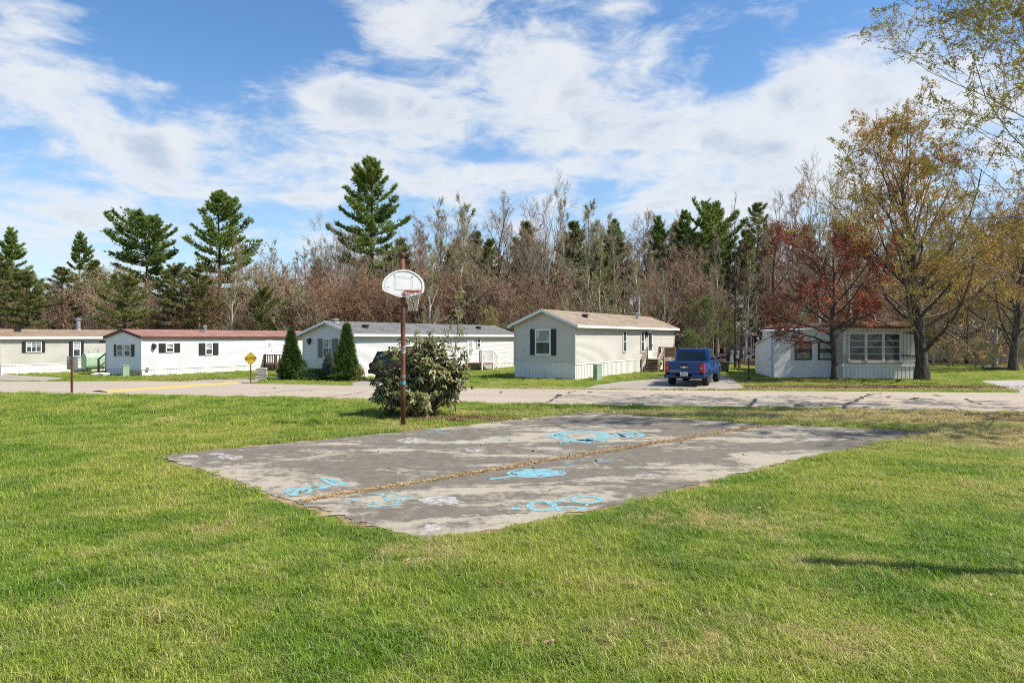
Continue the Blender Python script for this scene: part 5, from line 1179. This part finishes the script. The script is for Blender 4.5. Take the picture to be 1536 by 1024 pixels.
# prototypes
tall0 = decid('tall_tree', 11, 15, .17, B_grey, T_grey, L_tanb, 3600, (.07,.045), n=(15,8,7), fork=.32, ang=(22,42), ln=.36, prof='slim', up=.16, tw=.011)
tall1 = decid('tall_tree', 12, 15, .15, B_brown, T_red, L_bud, 4200, (.08,.05), n=(16,8,7), fork=.28, ang=(20,45), ln=.42, prof='slim', up=.14, tw=.011)
tall2 = decid('tall_tree', 13, 15, .16, B_dark, T_brown, None, n=(12,8,7), fork=.4, ang=(20,48), ln=.46, prof='slim', up=.10, tw=.011)
vase0 = decid('spreading_tree', 21, 14, .24, B_grey, T_grey, L_tanb, 3500, (.07,.045), n=(12,8,8), fork=.2, ang=(18,40), ln=.55, prof='vase', up=.10, tw=.011, trunk_to=.8)
vase1 = decid('spreading_tree', 22, 13, .22, B_brown, T_red, L_bud, 6500, (.08,.05), n=(12,9,8), fork=.2, ang=(25,50), ln=.5, prof='vase', up=.09, tw=.011, trunk_to=.8)
birch = decid('pale_tree', 31, 13, .13, B_pale, T_pale, L_yg, 5200, (.09,.06), n=(16,8,7), fork=.2, ang=(22,45), ln=.40, prof='slim', up=.12, tw=.010)
green = decid('green_tree', 41, 9, .12, B_brown, T_brown, L_green, 9000, (.13,.085), n=(16,8,7), fork=.12, ang=(30,60), ln=.42, up=.08, tw=.010, spread=.15)
snag = decid('thin_tree', 51, 15, .12, B_dark, T_brown, None, n=(9,5,4), fork=.45, ang=(15,35), ln=.3, prof='slim', up=.2, tw=.011)
brush = [decid('brush_shrub', 61+k, 5.5, .06, (B_brown, B_grey, B_brown)[k], (T_red, T_grey, T_rust)[k], (L_bud, L_tanb, L_rust)[k], 2600, (.08,.05), n=(18,8,7), fork=.03, ang=(12,48), ln=.62, prof='vase', up=.07, tw=.008, trunk_to=.7) for k in range(3)]
ybrush = decid('brush_shrub', 65, 5, .05, B_brown, T_brown, L_yg, 4200, (.11,.07), n=(16,8,6), fork=.05, ang=(15,50), ln=.6, prof='vase', up=.06, tw=.008, trunk_to=.7, spread=.12)
gbrush = decid('brush_shrub', 66, 4, .05, B_brown, T_brown, L_green, 5200, (.11,.07), n=(16,8,6), fork=.05, ang=(15,55), ln=.6, prof='vase', up=.05, tw=.008, trunk_to=.7, spread=.12)
pineA = pine('pine', 71, 20, .32, B_dark, L_pine, base=.36, maxw=.27, gap=.14, dense=3.0, peak=.30, W=.10)
pineB = pine('pine', 72, 20, .30, B_dark, L_pine, base=.30, maxw=.22, gap=.2, dense=2.6, peak=.25, W=.10)
pineC = pine('pine', 73, 18, .30, B_dark, L_pine, base=.42, maxw=.30, gap=.12, dense=3.2, peak=.55, topw=.16, W=.10)
pineD = pine('pine', 74, 16, .24, B_dark, L_pine2, base=.18, maxw=.24, gap=.15, dense=2.4, peak=.2, W=.10)
pineF = pine('pine', 76, 15, .22, B_dark, L_pine2, base=.22, maxw=.30, gap=.38, dense=2.2, peak=.5, topw=.14, W=.10, whorl=.07)
pineG = pine('pine', 79, 17, .22, B_brown, L_pine2, base=.3, maxw=.24, gap=.45, dense=2.0, peak=.35, topw=.12, W=.10, whorl=.065)
pineE = pine('pine', 75, 18, .26, B_brown, L_pine2, base=.55, maxw=.17, gap=.35, dense=1.6, peak=.4, topw=.1, W=.09)

def T(pr, name, px, ytop, Y, label, group=None, cat_='tree', sx=1.0):
    global _k
    _k += 1; return plant_tree(pr, name, label, XP(px, Y), Y, ZP(ytop, Y), (_k*2.399) % 6.283, group, cat_, sx)
_k = 0
# (prototype, kind, photo x, photo top y, depth, width factor, label)
PINES = [
 (pineB, 12, 342, 76, .95, 'pine with thin open top at the far left edge of the skyline'),
 (pineG, -5, 380, 62, 1.5, 'low bushy olive pine cut by the left edge behind the tan home'),
 (pineB, 118, 349, 80, .8, 'narrow dark pine with a knobbly tip behind the tan home'),
 (pineC, 215, 322, 74, 1.05, 'broad round-topped pine behind the left end of the red roof'),
 (pineD, 140, 388, 66, 1.2, 'lower olive pine filling in left of the round-topped pine'),
 (pineF, 258, 395, 62, 1.2, 'low dark green pine between the round-topped pine and the layered one'),
 (pineA, 331, 288, 76, .92, 'tall layered pine with sweeping shelves above the red roof'),
 (pineA, 556, 239, 82, .88, 'tallest pine on the skyline, dark green, behind the basketball backboard'),
 (pineB, 922, 330, 84, 1.0, 'brown-green pine half veiled by twigs behind the beige roof'),
 (pineB, 990, 326, 82, .8, 'slim dark pine directly behind the far end of the beige roof'),
 (pineB, 1023, 317, 84, .9, 'pointed dark pine just left of the twin-topped green pine'),
 (pineC, 1070, 309, 80, .8, 'fresh green pine with twin rounded tops above the blue truck'),
 (pineE, 1131, 308, 76, 1.0, 'thin rust-tinged pine with a bare stem right of the blue truck'),
 (pineD, 905, 372, 74, .9, 'squat olive pine low behind the beige roof ridge'),
 (pineF, 45, 405, 57, 1.1, 'short olive pine over the roof of the tan home'),
 (pineF, 182, 412, 56, 1.3, 'spreading olive pine low in front of the round-topped pine'),
 (pineG, 298, 398, 60, 1.5, 'dark bushy pine filling the foot of the layered pine'),
 (pineG, 92, 402, 61, 1.5, 'bushy olive pine at the left foot of the narrow dark pine'),
 (pineF, 392, 430, 57, 1.0, 'low green pine just right of the layered pine'),
 (pineD, 420, 415, 88, 1.0, 'short distant pine peeking over the reddish brush'),
]
for pr, px, yt, Y, sx_, lb in PINES: T(pr, 'pine_tree', px, yt, Y, lb, 'pines on the skyline', 'pine', sx_)
BARE = [
 (tall2, 72, 415, 58, .9, 'dark bare leaning tree rising over the tan home\'s roof'),
 (vase1, 100, 428, 64, .8, 'small reddish bare tree left of the narrow dark pine'),
 (vase1, 228, 418, 60, .8, 'reddish bare tree in front of the round-topped pine'),
 (birch, 345, 385, 57, .8, 'pale-stemmed bare tree in front of the layered pine'),
 (tall1, 358, 350, 66, .7, 'tall rust-budded tree against the right side of the layered pine'),
 (tall0, 408, 358, 68, .8, 'slim grey bare tree right of the layered pine'),
 (tall0, 440, 372, 70, .9, 'bare tree with clumpy twigs left of the spreading grey tree'),
 (vase0, 497, 312, 70, .95, 'spreading grey bare tree in front of the tallest pine'),
 (vase0, 588, 345, 68, .8, 'brown-grey bare tree at the right foot of the tallest pine'),
 (tall1, 632, 315, 72, .9, 'rust-tinged slim bare tree right of the backboard'),
 (tall0, 662, 297, 66, .9, 'first tall grey bare tree right of the basketball net'),
 (birch, 690, 300, 64, .8, 'pale thin tree between tall grey ones above the grey roof'),
 (tall0, 706, 288, 68, .85, 'tall bare tree over the middle of the grey roof'),
 (tall2, 741, 283, 62, .9, 'dark straight bare tree over the right part of the grey roof'),
 (tall2, 766, 335, 66, .8, 'dark bare tree just left of the beige home\'s gable'),
 (tall0, 790, 330, 72, .8, 'grey bare tree rising above the beige home\'s left eave'),
 (vase0, 822, 256, 70, .8, 'tallest bare tree, fan-shaped, above the beige home\'s gable'),
 (tall0, 852, 278, 68, .8, 'tall grey bare tree next to the fan-shaped one'),
 (birch, 876, 302, 62, 1.0, 'pale tree hazed with yellow-green buds above the beige roof'),
 (birch, 900, 345, 60, .9, 'shorter pale yellow-green tree over the middle of the beige roof'),
 (tall1, 936, 345, 66, 1.0, 'rust-budded tree over the beige roof right of the pale ones'),
 (vase1, 985, 385, 62, .8, 'rust-brown bushy tree behind the far end of the beige home'),
 (birch, 1000, 400, 58, .7, 'pale many-stemmed bare tree at the far end of the beige roof'),
 (vase1, 1040, 370, 66, .8, 'rust-brown tree in front of the green twin-topped pine'),
 (birch, 642, 352, 57, .9, 'yellow-green hazed young tree just right of the basketball pole above the grey roof'),
 (birch, 962, 362, 57, .9, 'yellow-green hazed tree over the roof vents of the beige home'),
 (birch, 1118, 372, 60, .8, 'yellow-green hazed tree between the thin dark trunk and the maroon-leaved tree'),
 (snag, 1103, 288, 52, .7, 'very thin tall dark trunk beside the electric meters'),
 (tall0, 1070, 400, 56, .6, 'slim grey trunk behind the cab of the blue truck'),
 (tall2, 1158, 285, 66, .8, 'grey bare tree left of the maroon-leaved tree\'s top'),
 (vase0, 1225, 214, 62, .75, 'large dark bare tree directly behind the maroon-leaved tree'),
 (tall1, 1190, 262, 68, .9, 'purple-grey bare tree above the left of the maroon-leaved tree'),
 (vase0, 1275, 222, 58, .7, 'large bare tree between the maroon tree and the golden one'),
 (tall0, 1310, 255, 64, .9, 'bare tree behind the old trailer\'s roof'),
 (tall2, 1450, 330, 60, .9, 'dark bare tree right of the golden tree\'s trunk'),
 (vase0, 1492, 300, 56, .8, 'dark bare tree behind the gravel drive'),
 (tall2, 1420, 300, 66, .9, 'tall bare tree seen through the golden crown'),
 (tall1, 1528, 310, 62, .9, 'rust-twigged tree at the right edge beyond the gravel drive'),
 (vase1, 1478, 262, 64, .8, 'tall rust-budded tree showing between the golden tree and the right edge'),
]
for pr, px, yt, Y, sx_, lb in BARE: T(pr, 'bare_tree', px, yt, Y, lb, 'bare trees behind the homes', 'tree', sx_)
GREENS = [(green, 1058, 440, 55, .9, 'fresh green leafy tree behind the cab of the blue truck'), (gbrush, 1035, 490, 52, .8, 'green bush at the far corner of the beige home'),
 (green, 1090, 458, 64, .8, 'light green sapling between the truck and the small far home'), (gbrush, 1430, 510, 56, .9, 'green bush right of the golden tree\'s trunk'), (green, 1528, 455, 58, .9, 'green leafy tree at the right edge over the brush'),
 (ybrush, 735, 455, 58, 1.0, 'yellow-green budding bush left of the beige home'), (ybrush, 785, 450, 62, 1.1, 'bright yellow-green bush over the beige home\'s left eave'), (ybrush, 845, 440, 64, 1.2, 'yellow-green bush above the beige home\'s ridge'),
 (ybrush, 925, 462, 62, 1.1, 'yellow-green shrub over the middle of the tan roof'), (gbrush, 1185, 478, 56, 1.0, 'green bush over the shed roof')]
for pr, px, yt, Y, sx_, lb in GREENS: T(pr, 'leafy_tree' if pr is green else 'budding_bush', px, yt, Y, lb, 'leafy bushes at the wood edge', 'bush' if pr is not green else 'tree', sx_)
# reddish brush rows behind the homes, each one a shrub
rng = np.random.default_rng(77)
def where(px):
    return 'behind the left homes' if px < 400 else 'behind the cream home' if px < 760 else 'behind the beige home' if px < 1090 else 'behind the old trailer'
for px in np.arange(-10, 1560, 26):
    px = px + rng.uniform(-10, 10); Y = rng.uniform(58, 68); yt = 432 + rng.uniform(-48, 34)
    if 380 < px < 640: yt -= 18
    if px < 390: yt += 6
    if 1080 < px < 1160: continue
    T(brush[int(rng.integers(0, 3))] if not (1390 < px) else brush[1], 'brush_shrub', px, yt, Y, 'leafless brown-red shrub in the thicket '+where(px), 'leafless shrubs in the thicket '+where(px), 'shrub', 1.0)
for px in np.arange(392, 770, 15):      # the redder thicket behind the cream home
    T(brush[2] if rng.random() < .6 else brush[0], 'brush_shrub', px+rng.uniform(-8, 8), 412+rng.uniform(-24, 30), rng.uniform(60, 66), 'reddish leafless shrub in the tall thicket behind the cream home', 'reddish shrubs behind the cream home', 'shrub', 1.15)
# the wood behind, one mass
def merged(pr):
    V = []; Fs = {3: [], 4: []}; o = 0; mats = []; MI = {3: [], 4: []}; Rn = []
    for q, k in enumerate(('trunk', 'crown', 'leaves')):
        me = pr[k]
        if not me: continue
        nv = len(me.vertices); v = np.empty(nv*3, np.float32); me.vertices.foreach_get('co', v); V.append(v.reshape(-1, 3)); li = np.empty(len(me.loops), np.int32); me.loops.foreach_get('vertex_index', li)
        d = len(me.polygons[0].vertices); f = li.reshape(-1, d) + o; Fs[d].append(f); MI[d].append(np.full(len(f), len(mats), np.int32)); mats.append(me.materials[0]); o += nv
        r = np.zeros(nv, np.float32)
        if 'rnd' in me.attributes: me.attributes['rnd'].data.foreach_get('value', r)
        Rn.append(r)
    fs = [np.concatenate(Fs[d]) for d in (4, 3) if Fs[d]]; me = np_mesh('far_tree', np.concatenate(V), fs, mats[0], np.concatenate(Rn))
    for m in mats[1:]: me.materials.append(m)
    me.polygons.foreach_set('material_index', np.concatenate([np.concatenate(MI[d]) for d in (4, 3) if Fs[d]])); me.update()
    return [proto('far_tree', me)]
def far_wood(name, prs, pts):
    P, rz, sc_, ix = [], [], [], []; pl = []; off = []
    for pr in prs:
        m = merged(pr); off.append((len(pl), len(m))); pl += m
    for x, y, h, k in pts:
        a, n = off[k]; r = random.random()*6.283
        for j in range(n): P.append((x, y, 0)); rz.append(r); sc_.append(h/prs[k]['H']); ix.append(a+j)
    # join geometry keeps link order reversed or not: resolve by building one scatter per prototype
    for q in range(len(pl)):
        idx = [i for i in range(len(P)) if ix[i] == q]
        if idx: scatter(name, [P[i] for i in idx], [rz[i] for i in idx], [sc_[i] for i in idx], [0]*len(idx), [pl[q]])
random.seed(9); pts = []
protos_ = [tall0, tall1, tall2, brush[0], brush[1], pineD, vase1, birch, ybrush, vase0]
for i in range(450):
    Y = random.uniform(72, 112); px = random.uniform(-60, 1600) if i < 330 else random.choice((random.uniform(-900, -60), random.uniform(1600, 2300))); k = random.choices(range(10), (6,7,3,3,4,8,5,3,4.5,3))[0]
    top = 425 if px < 380 else 385 if px < 470 else 362 if px < 620 else 332 if px < 1110 else 345
    yt = {3: 432, 4: 432, 8: 440, 5: top+12}.get(k, top) + random.uniform(-24, 45)
    pts.append((XP(px, Y), Y, ZP(yt, Y), k))
for i in range(60):
    Y = random.uniform(60, 80); px = random.uniform(-60, 1600)
    if 1085 < px < 1150: continue
    pts.append((XP(px, Y), Y, ZP(random.uniform(470, 500), Y), random.choice((3,4,4,8))))
for i in range(34):
    Y = random.uniform(49, 58); px = random.uniform(1400, 1640); pts.append((XP(px, Y), Y, ZP(random.uniform(500, 525), Y), random.choice((3,4,4))))
far_wood('far_wood', protos_, pts)

# ------------------------------------------------------------------ the near trees on the right
mx, my = GP(1252, 569.5); Hm = ZP(322, my)
mp_ = decid('red_maple', 101, Hm, .19, B_dark, bark('maple_twig', (.075,.05,.042), (.14,.10,.085)), L_maple, 17000, (.12,.08), n=(17,9,8), fork=.26, ang=(26,72), ln=.50, up=.04, tw=.008, spread=.06, trunk_to=.9)
plant_tree(mp_, 'red_maple', 'small tree with maroon-red leaves standing in front of the white addition', mx, my, Hm, 2.2)
gx, gy = GP(1383, 569.5); Hg = ZP(128, gy)
gp_ = decid('golden_tree', 112, Hg, .36, bark('golden_bark', (.055,.043,.034), (.135,.11,.09)), bark('golden_twig', (.15,.11,.07), (.28,.20,.13)), L_gold, 32000, (.115,.07), n=(27,9,8,3), fork=.13, ang=(16,60), ln=.50, prof='vase', up=.08, tw=.009, spread=.06, trunk_to=.84, wig=.10, lr=.36)
plant_tree(gp_, 'golden_tree', 'big many-limbed tree with golden young leaves beside the old trailer', gx, gy, Hg, .6)
plant_tree(gp_, 'golden_tree', 'smaller orange-gold tree at the right edge beyond the gravel drive', XP(1520, 48), 48, ZP(255, 48), 3.4, sx=1.0)
bX, bY = 17.0, 19.6
bp_ = decid('birch', 127, 16, .19, bark('birch_bark', (.17,.145,.11), (.40,.36,.30)), bark('birch_twig', (.15,.11,.065), (.27,.21,.13)), L_cat, 100000, (.105,.045), droop=.75, n=(24,10,7,2), fork=.22, ang=(30,70), ln=.58, up=.03, tw=.008, spread=.05, lr=.28)
plant_tree(bp_, 'birch_tree', 'pale-branched birch hung with catkins reaching in at the upper right', bX, bY, 16.5, 2.0)

# ------------------------------------------------------------------ evergreens by the cream home, and the big bush
def cone_bush(name, label, px, py, ytop, wpx, fol, seed, n, L, W, k=5, bulge=.95, cat_='evergreen'):
    x, y = GP(px, py); h = ZP(ytop, y); r = wpx/2/F*y*.86; rng = np.random.default_rng(seed)
    t = thing(name, label, cat_, (x, y, 0))
    b = MB(); b.tube([(0,0,-.05),(0,0,h*.85)], [.06,.015], 7); b.build('trunk', B_brown, t)
    z = rng.random(n)**1.15; a = rng.random(n)*6.283
    lump = np.array([mnoise.noise((math.cos(q)*2.2, math.sin(q)*2.2, v*h*2.0+seed)) for q, v in zip(a, z)]); lump2 = np.array([mnoise.noise((math.cos(q)*5, math.sin(q)*5, v*h*5+seed)) for q, v in zip(a, z)])
    rad = r*np.minimum(1, (1-z)**bulge*1.06)*np.minimum(1, .72+z*2.5)*(1+.35*lump+.45*lump2)*rng.uniform(.6, 1.14, n)
    P = np.column_stack([np.cos(a)*rad, np.sin(a)*rad, .04+z*h*.97]); D = np.column_stack([np.cos(a), np.sin(a), .55+.9*z])+rng.normal(0, .35, (n, 3))
    V, Fq, rn = needle_tris(rng, P, D, k, L, W, .45); link('foliage', np_mesh(name+'_foliage', V, [Fq], fol, rn), t)
cone_bush('arborvitae', 'pointed dark evergreen standing between the white home and the cream home', 437, 568.5, 497, 37, L_arb, 1, 2300, .27, .05)
cone_bush('arborvitae', 'taller pointed evergreen at the front corner of the cream home', 520, 570.5, 488, 39, L_arb, 2, 2500, .27, .05)
cone_bush('blue_spruce', 'small greyish blue spruce left of the taller pointed evergreen', 493, 569, 531, 24, L_spruce, 3, 1500, .15, .045, bulge=.7)
cone_bush('spiky_shrub', 'narrow dark shrub wedged between blue spruce and taller evergreen', 505, 567.5, 528, 14, L_arb, 6, 700, .15, .05)
def mound(name, label, px, py, wx, dy, h, fol, seed, n, L, W, cat_='hedge'):
    x, y = GP(px, py); rng = np.random.default_rng(seed); t = thing(name, label, cat_, (x, y, 0)); d = rand_dirs(rng, n); d[:, 2] = np.abs(d[:, 2]); rr = rng.uniform(.7, 1.05, (n, 1))
    P = d*rr*np.array([wx, dy, h]); V, Fq, rn = leaf_quads(rng, P, d+rng.normal(0, .5, (n, 3)), L, W, .2); link('foliage', np_mesh(name+'_foliage', V, [Fq], fol, rn), t)
    b = MB()
    for k in range(7): q = d[k*9]*np.array([wx, dy, h])*.75; b.tube([(q[0]*.2, q[1]*.2, -.03), tuple(q)], [.02,.008], 5)
    b.build('stem', B_brown, t)
mound('low_hedge', 'low clipped hedge under the cream home\'s gable window', 467, 569.3, 1.05, .5, .58, L_arb, 11, 2600, .09, .05)
mound('small_shrub', 'thin pale budding shrub at the right foot of the taller evergreen', 536, 571, .42, .35, .75, L_yg, 12, 500, .08, .05, 'shrub')
mound('pedestal_weeds', 'tuft of tall weeds beside the utility box at the white home', 199, 564.2, .4, .25, .3, L_green, 13, 260, .14, .03, 'weeds')

rx, ry = GP(632, 622.5); rt = thing('rhododendron', 'big rounded broad-leaved bush right behind the basketball pole', 'bush', (rx, ry, 0)); rng = np.random.default_rng(55)
stems = []; tips = []; tdir = []
for i in range(70):
    a = rng.random()*6.283; e = R(rng.uniform(12, 88)); d = np.array([math.cos(a)*math.cos(e), math.sin(a)*math.cos(e), math.sin(e)]); p = np.array([math.cos(a)*.25, math.sin(a)*.2, -.03]); P = [p]; dd = d*.6+np.array([0,0,.5])
    Ln = 1.0/ math.sqrt((d[0]/1.42)**2+(d[1]/1.3)**2+(d[2]/2.45)**2)*rng.uniform(.8, 1.0)
    for s in range(6): dd = norm(dd+d*.35+rng.normal(0, .12, 3)); P.append(P[-1]+dd*Ln/6)
    P = np.array(P); P = P*1.0; stems.append((P, np.linspace(.028, .009, 7)))
    for c in range(19):
        f = rng.uniform(.35, 1); j = min(5, int(f*6)); q = P[j]+(P[j+1]-P[j])*(f*6-j); nd = norm(norm(P[j+1]-P[j])+rng.normal(0, .75, 3)+np.array([0,0,.15])); l = rng.uniform(.2, .5)*(1.1-.4*f); tip = q+nd*l
        if tip[2] < .12: tip[2] = .12+rng.random()*.1
        if tip[2] > 2.72: tip[2] = 2.72-rng.random()*.2
        if tip[0] > .35 and tip[2] < .95 and rng.random() < .62: continue
        stems.append((np.array([q, (q+tip)/2+rng.normal(0, .02, 3), tip]), np.array([.008,.006,.005]))); tips.append(tip); tdir.append(nd)
tips = np.array(tips); tdir = np.array(tdir); K = 11; n = len(tips); Pk = np.repeat(tips, K, 0); ax = np.repeat(norm(tdir+np.array([0,0,.5])), K, 0)
s1 = norm(np.cross(ax, rand_dirs(rng, n*K))); D = norm(s1+ax*rng.uniform(-.75, .45, (n*K, 1))); Lf = rng.uniform(.10, .18, n*K); sd = norm(np.cross(D, ax)); L_ = Lf[:, None]; W_ = L_*.17; dn = np.array([0,0,-1.0])
V = np.stack([Pk, Pk+D*L_*.4+sd*W_, Pk+D*L_*.78+sd*W_*.8+dn*L_*.08, Pk+D*L_+dn*L_*.2, Pk+D*L_*.78-sd*W_*.8+dn*L_*.08, Pk+D*L_*.4-sd*W_], 1).reshape(-1, 3); b0 = np.arange(n*K)[:, None]*6
link('foliage', np_mesh('rhododendron_foliage', V, [np.concatenate([b0+np.array([[0,1,2,5]]), b0+np.array([[5,2,3,4]])])[:, :]], L_rhodo, np.repeat(rng.random(n*K), 6)), rt)
link('stems', tubes_mesh('rhododendron_stems', stems, mk('reddish_stem', (.15,.10,.085), (.25,.18,.15), 5), lambda r: 6 if r > .02 else 4), rt)
# thin pale sapling growing up through the bush
sp_ = decid('sapling', 140, 4.2, .018, B_brown, T_pale, L_yg, 260, (.09,.06), n=(9,5,3), fork=.3, ang=(15,35), ln=.45, prof='slim', up=.2, tw=.006)
plant_tree(sp_, 'sapling', 'thin pale budding sapling growing up behind the big leafy bush', rx+.95, ry+.9, 3.75, 1.0)
